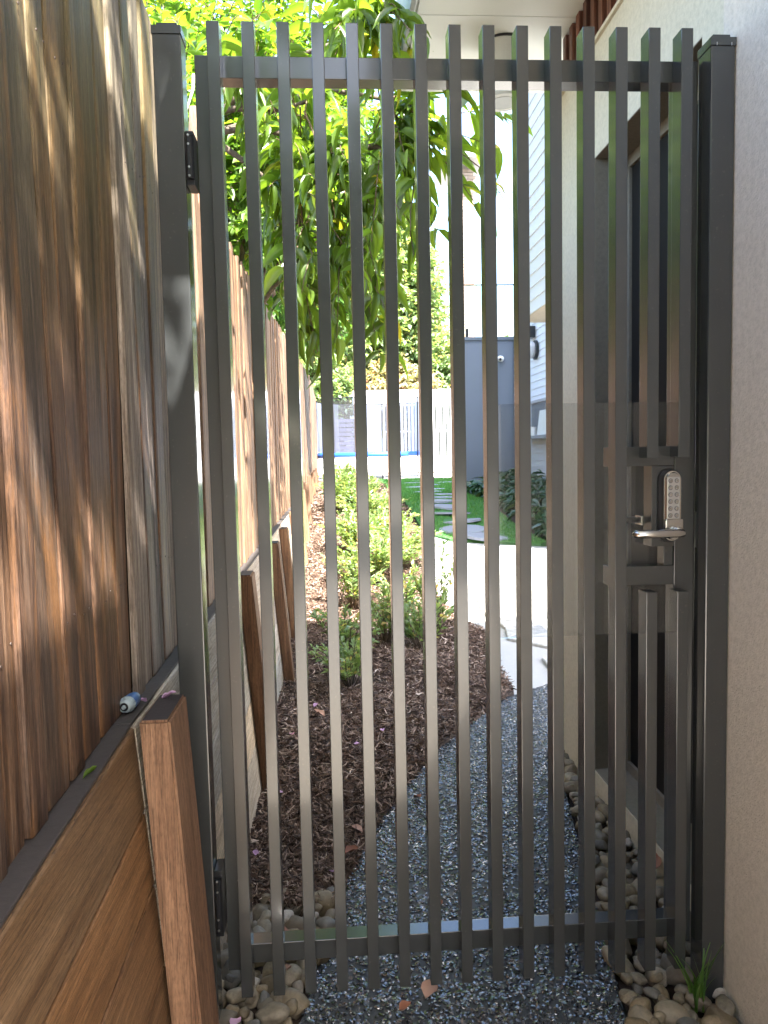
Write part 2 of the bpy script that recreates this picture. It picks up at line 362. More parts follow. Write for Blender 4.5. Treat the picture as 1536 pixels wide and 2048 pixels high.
PATH = [(.03, -.5), (.80, -.5), (.941, -.041), (.986, .206), (1.06, .60), (1.125, .96), (1.185, 1.26), (1.24, 1.68), (1.9, 1.72), (1.9, 3.0), (1.486, 2.626)] + PATH_L[::-1][:-1]
poly_path = PATH
path = poly_sheet('path', poly_path, 0.0, M_MATRIX, .5, th=.07)
BED = [(-.12, .5), (.22, .5)] + [(p[0]+.004, p[1]) for p in PATH_L[2:]] + [(1.27, 2.51), (1.29, 2.98), (1.40, 3.7), (1.41, 4.18), (1.33, 4.37), (1.22, 5.2), (1.22, 6.6), (1.38, 8.4), (1.45, 19.5), (-.12, 19.5)]
hum = lambda x, y: .02*math.sin(3.1*x+1.3*y)*math.cos(2.2*y)+.012*math.sin(9*x+4*y)
mulch = poly_sheet('mulch_bed', BED, -.012, M_SOIL, .2, mod=hum)
PATIO = [(1.2, 2.44), (1.486, 2.626), (1.9, 3.0), (1.9, 1.75), (6, 1.75), (6, 5), (4.0, 5.6), (3.3, 7.3), (2.77, 7.33), (1.74, 7.75), (1.5, 8.2), (1.22, 7.2), (1.20, 5.2), (1.30, 4.4), (1.41, 4.2), (1.40, 3.7), (1.29, 2.98), (1.275, 2.51)]
patio = poly_sheet('patio', PATIO, -.022, mat_plain('patio_joint_sand', (.36, .36, .35), .9, bs=.4, scale=50), .5)
LAWN = [(1.45, 8.3), (1.72, 7.85), (2.77, 7.38), (2.87, 7.5), (2.78, 8.83), (2.84, 12.7), (2.87, 13.4), (4.4, 13.45), (4.4, 19.6), (1.48, 19.6)]
lawn = poly_sheet('lawn', LAWN, 0.0, M_TURF, .5)
HBED = [(2.88, 7.45), (2.79, 8.83), (2.85, 12.7), (2.88, 13.4), (3.9, 13.4), (3.9, 5.9), (3.4, 7.2)]
hbed = poly_sheet('planting_soil', HBED, -.01, M_SOIL, .5)
tag(box('back_paving', (-6, 19.65, .60), (12, 27.2, .672), M_CONC), kind='structure')
tag(box('driveway', (-.1, -30, -.06), (30, -1.25, -.012), mat_plain('pinkish_pavers', (.58, .53, .46), .8, var=.15, scale=10)), kind='structure')
tag(box('side_yard', (-.1, -1.24, -.06), (1.215, -.52, -.02), mat_plain('dark_gravel_ground', (.10, .085, .07), .9, bs=.8, scale=60)), kind='structure')  # darker ground strip between the driveway and the gate

# aggregate stones of the path
def ico(sub, seed, flat=.6, jit=.18):
    bm = bmesh.new(); bmesh.ops.create_icosphere(bm, subdivisions=sub, radius=1)
    r = random.Random(seed)
    a, b = r.uniform(0, 6), r.uniform(0, 6)
    for v in bm.verts:
        k = 1+jit*math.sin(2.3*v.co.x+a)*math.cos(2.1*v.co.y+b)+(r.uniform(-jit, jit)*.5 if sub == 1 else 0)
        v.co *= k; v.co.z *= flat
    V = np.array([v.co[:] for v in bm.verts]); F = np.array([[v.index for v in f.verts] for f in bm.faces]); bm.free(); return V, F
agg_b = [ico(1, s, .42, .3) for s in range(6)]
n = 66000; x = rng.uniform(0, 1.9, n); y = rng.uniform(-.5, 3.0, n)
k = inpoly(x, y, poly_path) & (rng.uniform(0, 1, n) < np.where(y < 1.6, 1, .75)); x, y = x[k], y[k]; n = len(x)
s = rng.uniform(.0040, .0076, n)
P = np.stack([x, y, .0003+s*.06], 1); R = rots(rng.uniform(0, 6.3, n), rng.normal(0, .15, n), rng.normal(0, .15, n))
SC = np.stack([s*rng.uniform(1, 1.7, n), s, s], 1)
o = link('gravel_aggregate', scatter_mesh('gravel_aggregate', agg_b, P, R, SC), M_AGG, path, (0, 0, 0)); o['kind'] = 'stuff'

# bark chips
def chip(seed):
    r = random.Random(seed); pts = []
    for i, t in enumerate((-1, -.3, .35, 1)):
        wv = (.15, 1, .9, .2)[i]*r.uniform(.7, 1.1); z = r.uniform(-.15, .15)+.25*t*t*r.choice((-1, 1)); yy = r.uniform(-.2, .2)
        pts += [(t, yy-wv*.22, z), (t, yy+wv*.22, z+.05), (t, yy, z+.16)]
    V = np.array(pts); F = []
    for i in range(3):
        a = 3*i
        for p, q in ((0, 1), (1, 2), (2, 0)): F.append((a+p, a+q, a+q+3, a+p+3))
    return V, np.array(F)
chip_b = [chip(s) for s in range(10)]
def chips(name, n, poly, ybias, smin, smax):
    xs = np.array([p[0] for p in poly]); ys = np.array([p[1] for p in poly])
    y = ys.min()+(ys.max()-ys.min())*rng.uniform(0, 1, n)**ybias; x = rng.uniform(xs.min(), xs.max(), n)
    k = inpoly(x, y, poly); x, y = x[k], y[k]; n = len(x)
    z = gza(y)+.02*np.sin(3.1*x+1.3*y)*np.cos(2.2*y)+.012*np.sin(9*x+4*y)+rng.uniform(-.006, .02, n)
    L = rng.uniform(smin, smax, n)*(1+y/14)
    R = rots(rng.uniform(0, 6.3, n), rng.normal(0, .38, n), rng.uniform(0, 6.3, n))
    return link(name, scatter_mesh(name, chip_b, np.stack([x, y, z], 1), R, np.stack([L, L*.75, L*.6], 1)), M_CHIP, mulch, (0, 0, 0), kind='stuff')
BED9 = [p for p in BED if p[1] < 9]; BED9 = BED9[:]+[(1.4, 9), (-.12, 9)]
chips('bark_chips', 90000, BED9, 1.7, .010, .030)
chips('far_bark_chips', 14000, [(-.12, 9), (1.4, 9), (1.45, 19.5), (-.12, 19.5)], 1.2, .02, .04)

# flagstones of the patio (each its own stone, cut from a jittered grid)
def cell_stones(poly, x0, x1, y0, y1, dx, dy, name, mat, parent, lift, th, gap, seed, count_lim=300):
    r = random.Random(seed); nx, ny = int((x1-x0)/dx)+1, int((y1-y0)/dy)+1
    P = {(i, j): (x0+(i+r.uniform(-.36, .36)+.5*(j % 2)*.6)*dx, y0+(j+r.uniform(-.36, .36))*dy) for i in range(nx+1) for j in range(ny+1)}
    cnt = 0
    for i in range(nx):
        for j in range(ny):
            q = [P[i, j], P[i+1, j], P[i+1, j+1], P[i, j+1]]
            quads = [q] if r.random() < .6 else [[q[0], q[1], q[2]], [q[0], q[2], q[3]]]
            for qq in quads:
                cx = sum(p[0] for p in qq)/len(qq); cy = sum(p[1] for p in qq)/len(qq)
                if not inpoly(np.array([cx]), np.array([cy]), poly)[0]: continue
                if not all(inpoly(np.array([cx+(p[0]-cx)*.8]), np.array([cy+(p[1]-cy)*.8]), poly)[0] for p in qq): continue
                if cnt >= count_lim: return
                bm = bmesh.new(); g = []
                for p in qq:
                    d = math.hypot(p[0]-cx, p[1]-cy); k = max(.1, (d-gap)/d)
                    g.append(((p[0]-cx)*k, (p[1]-cy)*k))
                z0 = gz(cy); vs = [bm.verts.new((a, b, gz(cy+b)-z0)) for a, b in g]; f = bm.faces.new(vs)
                e = bmesh.ops.extrude_face_region(bm, geom=[f]); tz = th+r.uniform(0, .003)
                for v in e['geom']:
                    if isinstance(v, bmesh.types.BMVert): v.co.z += tz
                bmesh.ops.recalc_face_normals(bm, faces=bm.faces)
                bmesh.ops.bevel(bm, geom=[ed for ed in bm.edges if all(v.co.z > tz*.5+min(0, gz(cy+v.co.y)-z0) for v in ed.verts)], offset=.006, segments=1, affect='EDGES')
                link(name, bm_mesh(name, bm), mat, parent, (cx, cy, z0+lift)); cnt += 1
cell_stones(PATIO, 1.15, 4.2, 2.3, 8.3, .42, .40, 'flagstone', M_FLAG, patio, -.022, .024, .006, 5)
# ------------------------------------------------------------------ pebbles
def pebble_mesh(seed):
    V, F = ico(3, seed, .66, .2); r = np.random.default_rng(seed)
    for _ in range(9):
        d = r.normal(size=3); d /= np.linalg.norm(d); lim = r.uniform(.62, .9); q = V @ d; V = V-np.outer(np.maximum(q-lim, 0)*.85, d)
    return arr_mesh('pebble', V*np.array([1.25, .9, 1.0]), F, True)
PM = [pebble_mesh(i) for i in range(9)]
for m_ in PM: m_.materials.append(M_PEB)
PEB = {'right': [(.82, -.5), (.955, -.041), (1.0, .206), (1.075, .60), (1.14, .96), (1.20, 1.26), (1.25, 1.66), (1.275, 1.66), (1.275, .07), (1.205, .05), (1.205, -.5)],
       'left': [(-.11, -.5), (.02, -.5), (.128, .005), (.20, .33), (.245, .56), (-.12, .54)]}
pbed = poly_sheet('pebble_strip', PEB['right'], -.035, M_SOIL, .5)
pbed2 = poly_sheet('pebble_corner', PEB['left'], -.035, M_SOIL, .5)
for key, par, n_try, lim in (('right', pbed, 5200, 330), ('left', pbed2, 4200, 150)):
    pl = PEB[key]; placed = []; xs = [p[0] for p in pl]; ys = [p[1] for p in pl]; c = 0
    for t_ in range(n_try):
        r_ = random.uniform(.014, .036) if t_ > 400 else random.uniform(.028, .050)
        px, py = random.uniform(min(xs), max(xs)), random.uniform(min(ys), max(ys))
        if py < -.34: continue
        if not inpoly(np.array([px]), np.array([py]), pl)[0]: continue
        lvl = 0 if t_ < n_try*.6 else .022
        if any((px-a)**2+(py-b)**2 < ((r_+q)*.84)**2 and l2 == lvl for a, b, q, l2 in placed): continue
        if key == 'left' and px < -.06 and py > -.1 and py < .1: continue
        placed.append((px, py, r_, lvl)); c += 1
        if c > lim: break
        o = link('pebble', PM[random.randrange(9)], None, par, (px, py, -.02+r_*.42+lvl), (random.uniform(-.5, .5), random.uniform(-.5, .5), random.uniform(0, 6.3)))
        o.scale = (r_, r_, r_)

# ------------------------------------------------------------------ gate
SP = .0775; SW, SD = .0280, .049; ZB, ZT = .080, 2.361; X0 = 0.0
gate = thing('garden_gate', 'tall dark grey metal pedestrian gate of thin vertical slats with a keypad lock', 'gate', (.55, .05, 0))
def slat(xl, z0, z1, me=None):
    me = me or box_mesh('slat', (SW, SD, z1-z0), .0016)
    return link('slat', me, M_GATE, gate, (xl+SW/2, SD/2, (z0+z1)/2)), me
_, sm_ = slat(X0, ZB, ZT)
for i in range(1, 13): slat(X0+i*SP, ZB, ZT, sm_)
for i in (13, 14):
    slat(X0+i*SP, 1.372, ZT); slat(X0+i*SP, ZB, 1.046)
Y0, Y1 = .0495, .0985
XL, XR = -.036, 1.148
box('stile', (XL, Y0, .118), (XL+.050, Y1, 2.312), M_GATE, gate, .002)
box('stile', (XR-.050, Y0, .118), (XR, Y1, 2.312), M_GATE, gate, .002)
box('top_rail', (XL+.0505, Y0+.0005, 2.262), (XR-.0505, Y1-.0005, 2.311), M_GATE, gate, .0015)
box('bottom_rail', (XL+.0505, Y0+.0005, .134), (XR-.0505, Y1-.0005, .183), M_GATE, gate, .0015)
box('lock_rail', (X0+12*SP+.005, Y0+.0005, 1.352), (XR-.0505, Y1-.0005, 1.400), M_GATE, gate, .0015)
box('lock_rail', (X0+12*SP+.005, Y0+.0005, 1.055), (XR-.0505, Y1-.0005, 1.103), M_GATE, gate, .0015)
box('lock_box', (1.040, Y0-.001, 1.152), (XR-.0505, Y1+.001, 1.3515), M_GATE, gate, .0012)
box('lock_bracket', (1.074, Y0+.004, 1.1035), (1.0965, Y1-.004, 1.1515), M_GATE, gate, .001)
box('keep_plate', (1.1483, .060, 1.145), (1.1500, .088, 1.235), M_STEEL, gate)
box('clear_panel', (.655, .0995, .922), (1.120, .1035, 1.512), M_ACRYLIC, gate)
# hinges
for zc, h in ((2.066, .118), (.322, .165)):
    hg = box('hinge', (-.0553, .001, zc-h/2), (-.0365, .060, zc+h/2), M_BLACK, gate, .002)
    bm = bmesh.new(); add_cyl(bm, (-.0462, -.002, zc-h*.40), (-.0462, -.002, zc+h*.40), .0092, n=14); link('hinge_barrel', bm_mesh('hinge_barrel', bm, False), M_BLACK, hg, (0, 0, 0))
    for dz in (-.36, -.2, .22, .38):
        bm = bmesh.new(); add_cyl(bm, (-.0462, -.0112, zc+dz*h), (-.0462, -.0135, zc+dz*h), .0028, .0022, 10); link('hinge_screw', bm_mesh('hinge_screw', bm), M_STEEL, hg, (0, 0, 0))
# keypad lock
def capsule_prism(w_, h_, d, bev, seg=12, top=True, bot=True):
    """vertical plate with rounded ends in the xz plane, thickness d towards -y, centred"""
    bm = bmesh.new(); r = w_/2; pts = []
    if top: pts += [(r*math.cos(a), h_/2-r+r*math.sin(a)) for a in np.linspace(0, PI, seg)]
    else: pts += [(r, h_/2), (-r, h_/2)]
    if bot: pts += [(r*math.cos(a), -h_/2+r+r*math.sin(a)) for a in np.linspace(PI, 2*PI, seg)]
    else: pts += [(-r, -h_/2), (r, -h_/2)]
    vs = [bm.verts.new((a, 0, b)) for a, b in pts]; f = bm.faces.new(vs)
    e = bmesh.ops.extrude_face_region(bm, geom=[f])
    nv = [g for g in e['geom'] if isinstance(g, bmesh.types.BMVert)]
    for v in nv: v.co.y -= d
    bmesh.ops.recalc_face_normals(bm, faces=bm.faces)
    ed = [q for q in bm.edges if all(abs(v.co.y+d) < 1e-6 for v in q.verts)]
    bmesh.ops.bevel(bm, geom=ed, offset=bev, segments=3, affect='EDGES'); return bm
KX, KZ = 1.084, 1.2515; YF = Y0-.0015
link('lock_gasket', bm_mesh('lock_gasket', capsule_prism(.052, .182, .006, .001)), M_BLACK, gate, (KX-.004, YF, KZ+.002))
kp = link('keypad_lock', bm_mesh('keypad_lock', capsule_prism(.043, .172, .018, .005)), M_CHROME, gate, (KX, YF-.0055, KZ+.002))
tag(kp, 'chrome push button lock body with rounded top')
yk = YF-.0055-.018
link('button_plate', box_mesh('button_plate', (.031, .002, .102), .0008), M_STEEL, kp, (KX, yk-.0008, KZ+.022))
bm = bmesh.new(); add_cyl(bm, (0, 0, 0), (0, -.004, 0), .0042, .0036, 16); add_cyl(bm, (0, -.0039, 0), (0, -.0052, 0), .0022, .0016, 12)
BT = bm_mesh('button', bm, False)
bm = bmesh.new()
for a in range(20):
    a0, a1 = 2*PI*a/20, 2*PI*(a+1)/20
    vs = [bm.verts.new((r*math.cos(t), yy, r*math.sin(t))) for t, r, yy in ((a0, .0056, -.0008), (a1, .0056, -.0008), (a1, .0046, -.0016), (a0, .0046, -.0016))]; bm.faces.new(vs[::-1])
RG = bm_mesh('button_ring', bm)
for cx in (-.0078, .0078):
    for k in range(6):
        link('button', BT, M_CHROME, kp, (KX+cx, yk-.0018, KZ+.064-.0170*k))
        link('button_ring', RG, M_BLACK, kp, (KX+cx, yk-.0012, KZ+.064-.0170*k))
link('lock_foot', box_mesh('lock_foot', (.046, .021, .036), .004), M_CHROME, kp, (KX+.002, YF-.0165, KZ-.048))
bm = bmesh.new(); add_cyl(bm, (0, 0, 0), (0, -.030, 0), .0125, .0115, 24); link('lever_boss', bm_mesh('lever_boss', bm, True), M_CHROME, kp, (KX+.006, YF-.020, KZ-.060))
bm = bmesh.new()
add_tube(bm, [(0.009, 0, 0), (.006, -.002, 0), (-.01, -.004, 0), (-.06, -.006, 0), (-.104, -.004, 0), (-.112, 0, 0), (-.114, .003, 0)], [.006, .0098, .0103, .0103, .0103, .0098, .006], 20)
lev = link('lever', bm_mesh('lever', bm, True), M_CHROME, kp, (KX+.006, YF-.050, KZ-.062))
bm = bmesh.new(); add_tube(bm, [(-.0, 0, 0), (-.05, 0, 0), (-.055, -.002, 0)], [.0085, .0085, .004], 16)
link('inside_lever', bm_mesh('inside_lever', bm, True), M_BLACK, gate, (1.035, Y1+.035, 1.212))
box('inside_lever_stem', (1.035, Y1+.0015, 1.200), (1.050, Y1+.045, 1.224), M_CHROME, gate, .002)

def gate_post(label, lo, hi, cap=.016, pins=False):
    t = thing('gate_post', label, 'gate post', ((lo[0]+hi[0])/2, (lo[1]+hi[1])/2, 0), 'dark grey steel posts of the gate')
    box('post', (lo[0], lo[1], -.05), (hi[0], hi[1], hi[2]-cap), M_GATE, t, .003)
    bm = bmesh.new(); add_box(bm, (0, 0, 0), (hi[0]-lo[0]+.003, hi[1]-lo[1]+.003, cap+.012))
    bmesh.ops.bevel(bm, geom=[e for e in bm.edges if all(v.co.z > 0 for v in e.verts)], offset=.010, segments=3, affect='EDGES')
    pc = link('post_cap', bm_mesh('post_cap', bm), M_GATE, t, ((lo[0]+hi[0])/2, (lo[1]+hi[1])/2, hi[2]-cap/2+.006))
    if pins:
        for dx in (-.016, .019):
            box('cap_rivet', ((lo[0]+hi[0])/2+dx-.0008, lo[1]-.0028, hi[2]-cap-.001), ((lo[0]+hi[0])/2+dx+.0008, lo[1]-.0012, hi[2]-cap+.006), M_STEEL, pc)
gate_post('left steel gate post with hinges, tall and leaning against the timber fence', (-.1185, 0, 0), (-.0560, .062, 2.348))
gate_post('right steel gate post with rounded cap against the rendered wall', (1.154, -.003, 0), (1.212, .060, 2.338), pins=True)

# ------------------------------------------------------------------ timber fence on the left
fence = thing('paling_fence', 'tall lapped hardwood paling fence running along the left side', 'fence', (-.2, 0, .86))
def paling_mesh(wd, th, h, seed, top_tilt):
    r = random.Random(seed); nz = 9; V, F = [], []
    for k in range(nz):
        t = k/(nz-1); z = h*t
        for (xx, yy) in ((-th/2, -wd/2), (th/2, -wd/2), (th/2, -wd/2+.006), (th/2, wd/2-.006), (th/2, wd/2), (-th/2, wd/2)):
            e = .0025*math.sin(7*t+seed+yy*90)+r.uniform(-.0012, .0012)
            bow = .004*math.sin(3.2*t+seed)
            xo = xx+bow+(-.002 if abs(abs(yy)-wd/2) < 1e-6 and xx > 0 else 0)
            V.append((xo, yy+(e if abs(abs(yy)-wd/2) < 1e-6 else 0), z+(top_tilt*yy if k == nz-1 else 0)))
    for k in range(nz-1):
        for i in range(6): a, b = 6*k+i, 6*k+(i+1) % 6; F.append((a, b, b+6, a+6))
    me = arr_mesh('paling', V, F); 
    bm = bmesh.new(); bm.from_mesh(me); bm.verts.ensure_lookup_table()
    bm.faces.new([bm.verts[i] for i in range(5, -1, -1)]); bm.faces.new([bm.verts[6*(nz-1)+i] for i in range(6)])
    bmesh.ops.recalc_face_normals(bm, faces=bm.faces); bm.to_mesh(me); bm.free(); return me
yy = -2.2; i = 0; rp = random.Random(3)
while yy < 22:
    wd = rp.uniform(.055, .10) if yy > -.2 else rp.choice((.065, .085, .10, .12, .14))
    if yy < 8: step = wd+.0055
    else: step = wd = .16
    front = i % 2
    if yy+wd/2 < .42: top = 2.55+rp.uniform(-.02, .02)
    else: top = 2.30+.055*(yy-.4)+rp.uniform(-.025, .025)
    z0 = .868+rp.uniform(-.003, .004)+.05*min(0, yy+.262)
    if -.75 < yy < -.45: z0 -= .0
    grey = -.14 < yy < .9
    m = M_PALE_GREY if grey and rp.random() < .8 else (M_PALE if yy < .9 else M_PALE_SUNTINT)
    if top > 3.1: top = 3.1+rp.uniform(-.02, .02)
    th = .013
    xx = -.194-(0 if front else .005)+rp.uniform(-.003, .003)+(.003 if grey else 0)
    me = paling_mesh(wd, th, top-z0, i, rp.uniform(-.15, .15))
    o = link('paling', me, m, fence, (xx-th/2, yy+wd/2, z0)); o.rotation_euler = (rp.uniform(-.006, .006), 0, 0)
    yy += step; i += 1
nl = bmesh.new(); add_cyl(nl, (0, 0, 0), (.0012, 0, 0), .0026, .0022, 9); nlm = bm_mesh('nail', nl); nlm.materials.append(M_STAIN)
for pl_ in [c for c in fence.children if c.name.startswith('paling')][:34]:
    wy = wloc(pl_)
    if -.9 < wy.y < .7:
        for zn in (1.13, 2.08):
            for dy in (-.017, .017): link('nail', nlm, None, pl_, (wy.x+.0068, wy.y+dy+rp.uniform(-.003, .003), zn+rp.uniform(-.012, .012)))
box('back_layer', (-.236, -2.2, .80), (-.2235, .42, 2.49), M_GAPSHADE, fence); box('back_layer', (-.236, .425, .87), (-.2235, 8, 2.30), M_GAPSHADE, fence)
box('fence_rail', (-.285, -2.2, 1.1), (-.232, 22, 1.18), M_PALE, fence); box('fence_rail', (-.285, -2.2, 2.05), (-.232, 22, 2.13), M_PALE, fence)

# retaining wall of sleepers below the fence, leaning back
rw = thing('retaining_wall', 'low leaning timber sleeper retaining wall under the paling fence', 'retaining wall', (-.14, 0, 0))
def leanx(z): return -.156+.070*(.862-z)/.862            # outer face of the sleepers at height z
def sleeper(y0, y1, z0, z1, mat, name='sleeper', gap=.003):
    bm = bmesh.new(); V = []
    for (z, ) in ((z0+gap,), (z1-gap,)):
        for xo in (-.05, 0): V.append((leanx(z)+xo, z))
    co = [(V[0][0], y0, V[0][1]), (V[1][0], y0, V[1][1]), (V[3][0], y0, V[3][1]), (V[2][0], y0, V[2][1])]
    dr = .05*(y1-y0) if y0 < -2 else 0
    A = [bm.verts.new((c[0], c[1], c[2]-dr)) for c in co]; B = [bm.verts.new((c[0], y1, c[2])) for c in co]
    bm.faces.new(A); bm.faces.new(B[::-1])
    for i in range(4): bm.faces.new((A[i], B[i], B[(i+1) % 4], A[(i+1) % 4]))
    bmesh.ops.recalc_face_normals(bm, faces=bm.faces)
    bmesh.ops.bevel(bm, geom=bm.edges[:], offset=.003, segments=1, affect='EDGES')
    cy = (y0+y1)/2
    for v in bm.verts: v.co.y -= cy; v.co.x += .14; v.co.z -= (z0+z1)/2
    link(name, bm_mesh(name, bm), mat, rw, (-.14, cy, (z0+z1)/2))
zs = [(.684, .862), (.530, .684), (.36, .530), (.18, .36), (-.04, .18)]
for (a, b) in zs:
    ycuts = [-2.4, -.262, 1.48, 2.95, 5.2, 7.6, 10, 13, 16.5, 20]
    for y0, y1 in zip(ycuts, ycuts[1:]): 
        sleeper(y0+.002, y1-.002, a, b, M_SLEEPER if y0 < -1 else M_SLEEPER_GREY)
box('ledge_board', (-.232, -.262, .8600), (-.1620, 22, .8665), M_LEDGE, rw, .0015)
lb_ = link('ledge_board', box_mesh('ledge_board', (.070, 2.14, .0065), .0015), M_LEDGE, rw, (-.197, -1.334, .8633-.05*1.072), (math.atan(.05), 0, 0))
def rpost(y0, wd, dp, ztop, label=None, x_extra=0.0, seedm=M_TPOST, w0=.060):
    """leaning timber post standing against the sleepers: w0 across (x), dp along y"""
    bm = bmesh.new(); co = []
    for z in (-.05, ztop):
        xo = (-.136+.058*(ztop-z)) if label else leanx(z)+.003+x_extra
        co.append([(xo, y0, z), (xo+w0, y0, z), (xo+w0, y0+dp, z), (xo, y0+dp, z)])
    A = [bm.verts.new(c) for c in co[0]]; B = [bm.verts.new(c) for c in co[1]]
    bm.faces.new(A[::-1]); bm.faces.new(B)
    for i in range(4): bm.faces.new((A[i], A[(i+1) % 4], B[(i+1) % 4], B[i]))
    bmesh.ops.recalc_face_normals(bm, faces=bm.faces)
    bmesh.ops.bevel(bm, geom=bm.edges[:], offset=.005, segments=2, affect='EDGES')
    cx, cy = co[1][0][0]+w0/2, y0+dp/2
    for v in bm.verts: v.co.x -= cx; v.co.y -= cy
    o = link('timber_post', bm_mesh('timber_post', bm), seedm, rw, (cx, cy, 0))
    if label: o['label'] = label
    t = box('post_top', (cx-w0/2+.006, y0+.006, ztop-.001), (cx+w0/2-.006, y0+dp-.006, ztop+.0012), M_POSTTOP, o)
    return o
rpost(-.305, .06, .170, .884, x_extra=.011, label='brown timber post in front of the steel gate post with dark end grain')
M_TPOST_SHADED = mat_wood('shaded_post_timber', [(.2, (.05, .026, .015)), (.45, (.11, .06, .032)), (.7, (.2, .12, .07))], gscale=(34, 34, 2.0), rough=.65)  # shade on the first rear posts is put into this darker wood copy
rpost(1.42, .06, .14, .90, x_extra=.0, seedm=M_TPOST_SHADED); rpost(2.95, .06, .14, .86, seedm=M_TPOST_SHADED); rpost(3.9, .06, .14, .86, seedm=M_TPOST_SHADED)
for y_ in (5.3, 6.6, 7.9, 9.3, 11, 13, 15, 17): rpost(y_, .06, .14, .86+gz(y_)*.35)

# hose connector and small litter on the ledge
hc = thing('hose_connector', 'blue and grey plastic hose connector lying on the timber ledge', 'hose fitting', (-.182, -.17, .868))
ax = Vector((.10, .96, 0)).normalized(); hb = Vector((-.188, -.212, .868+.0165))
def lathe(bm, p0, ax, prof, n=20):
    q = ax.to_track_quat('Z', 'Y').to_matrix(); rings = []
    for (s_, r) in prof: rings.append([bm.verts.new(p0+ax*s_+q @ Vector((r*math.cos(2*PI*k/n), r*math.sin(2*PI*k/n), 0))) for k in range(n)])
    for a, b in zip(rings, rings[1:]):
        for k in range(n): bm.faces.new((a[k], a[(k+1) % n], b[(k+1) % n], b[k]))
    bm.faces.new(rings[0][::-1]); bm.faces.new(rings[-1])
bm = bmesh.new(); lathe(bm, hb, ax, [(0, .0105), (.001, .0125), (.006, .0142), (.018, .0165), (.022, .0168)]); link('grey_collar', bm_mesh('grey_collar', bm, True), M_HOSEGREY, hc, (0, 0, 0))
bm = bmesh.new(); lathe(bm, hb, ax, [(.0221, .0163), (.026, .0160), (.045, .0155), (.060, .0140), (.062, .012)]); link('blue_body', bm_mesh('blue_body', bm, True), M_HOSEBLUE, hc, (0, 0, 0))
bm = bmesh.new(); lathe(bm, hb, ax, [(-.0006, .0085), (-.0004, .0088), (0.0002, .0088)]); link('dark_bore', bm_mesh('dark_bore', bm), M_BLACK, hc, (0, 0, 0))
bm = bmesh.new(); lathe(bm, hb, ax, [(-.005, .0030), (-.0045, .0042), (-.0007, .0046)]); link('white_nozzle', bm_mesh('white_nozzle', bm, True), M_HOSEGREY, hc, (0, 0, 0))
for k in range(16):
    a = 2*PI*k/16; q = ax.to_track_quat('Z', 'Y').to_matrix()
    p = hb+ax*.012+q @ Vector((.0155*math.cos(a), .0155*math.sin(a), 0)); pe = hb+ax*.0215+q @ Vector((.0170*math.cos(a), .0170*math.sin(a), 0))
    bm = bmesh.new(); add_tube(bm, [p, pe], .0010, 5); link('grip_rib', bm_mesh('grip_rib', bm), M_HOSEGREY, hc, (0, 0, 0))

# ------------------------------------------------------------------ house on the right
house = thing('house', 'two storey house with rendered ground floor wall, white soffit and pale weatherboards', 'house', (1.3, 0, 0))
box('rendered_wall', (1.2155, -2.9, -.3), (1.75, .0605, 3.14), M_WALLR, house)
# wall beyond the gate (x = 1.28) with a window opening y .3-1.155, z .108-2.52
bm = bmesh.new()
for lo, hi in (((1.28, .0608, -.3), (1.74, .3, 2.91)), ((1.28, 1.155, -.3), (1.74, 1.655, 2.91)), ((1.28, .3002, -.3), (1.74, 1.1548, .035)), ((1.28, .3002, 2.50), (1.74, 1.1548, 2.91)), ((1.2765, .3002, .038), (1.42, 1.1548, .106))):
    add_box(bm, [(a+b)/2 for a, b in zip(lo, hi)], [b-a for a, b in zip(lo, hi)])
bmesh.ops.recalc_face_normals(bm, faces=bm.faces)
link('garden_wall_face', bm_mesh('garden_wall_face', bm), M_WALLC, house, (0, 0, 0))
wn = box('window_frame', (1.40, .3005, .108), (1.43, 1.150, .150), M_REVEAL, house, .002)
wn['label'] = 'taupe frame of the dark screened window'
box('frame_head', (1.40, .3005, 2.455), (1.43, 1.150, 2.498), M_REVEAL, wn, .002)
box('frame_jamb', (1.40, 1.118, .1505), (1.43, 1.150, 2.4545), M_REVEAL, wn, .002)
box('frame_jamb', (1.40, .3005, .1505), (1.43, .33, 2.4545), M_REVEAL, wn, .002)
box('screen', (1.412, .3305, .151), (1.418, 1.1175, 2.454), M_SCREEN, wn)
box('far_reveal', (1.2803, 1.1515, .1072), (1.4295, 1.1547, 2.4995), M_REVEAL, house)
box('top_reveal', (1.2803, .3005, 2.4965), (1.4295, 1.151, 2.4998), M_REVEAL, house)
box('window_sill', (1.2803, .3005, .1062), (1.3995, 1.151, .1110), M_REVEAL, house)
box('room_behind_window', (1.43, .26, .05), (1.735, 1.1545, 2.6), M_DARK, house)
box('wall_cap', (1.268, .062, 2.9105), (1.74, 1.66, 2.925), M_WALLC, house, .002)
# timber battens above the wall
for k in range(17):
    yb = .12+k*.088
    box('batten', (1.285, yb, 2.9255), (1.325, yb+.040, 3.145), M_BATTEN, house, .0015)
box('batten_backing', (1.40, .1, 2.9256), (1.41, 1.62, 3.145), M_DARK, house)
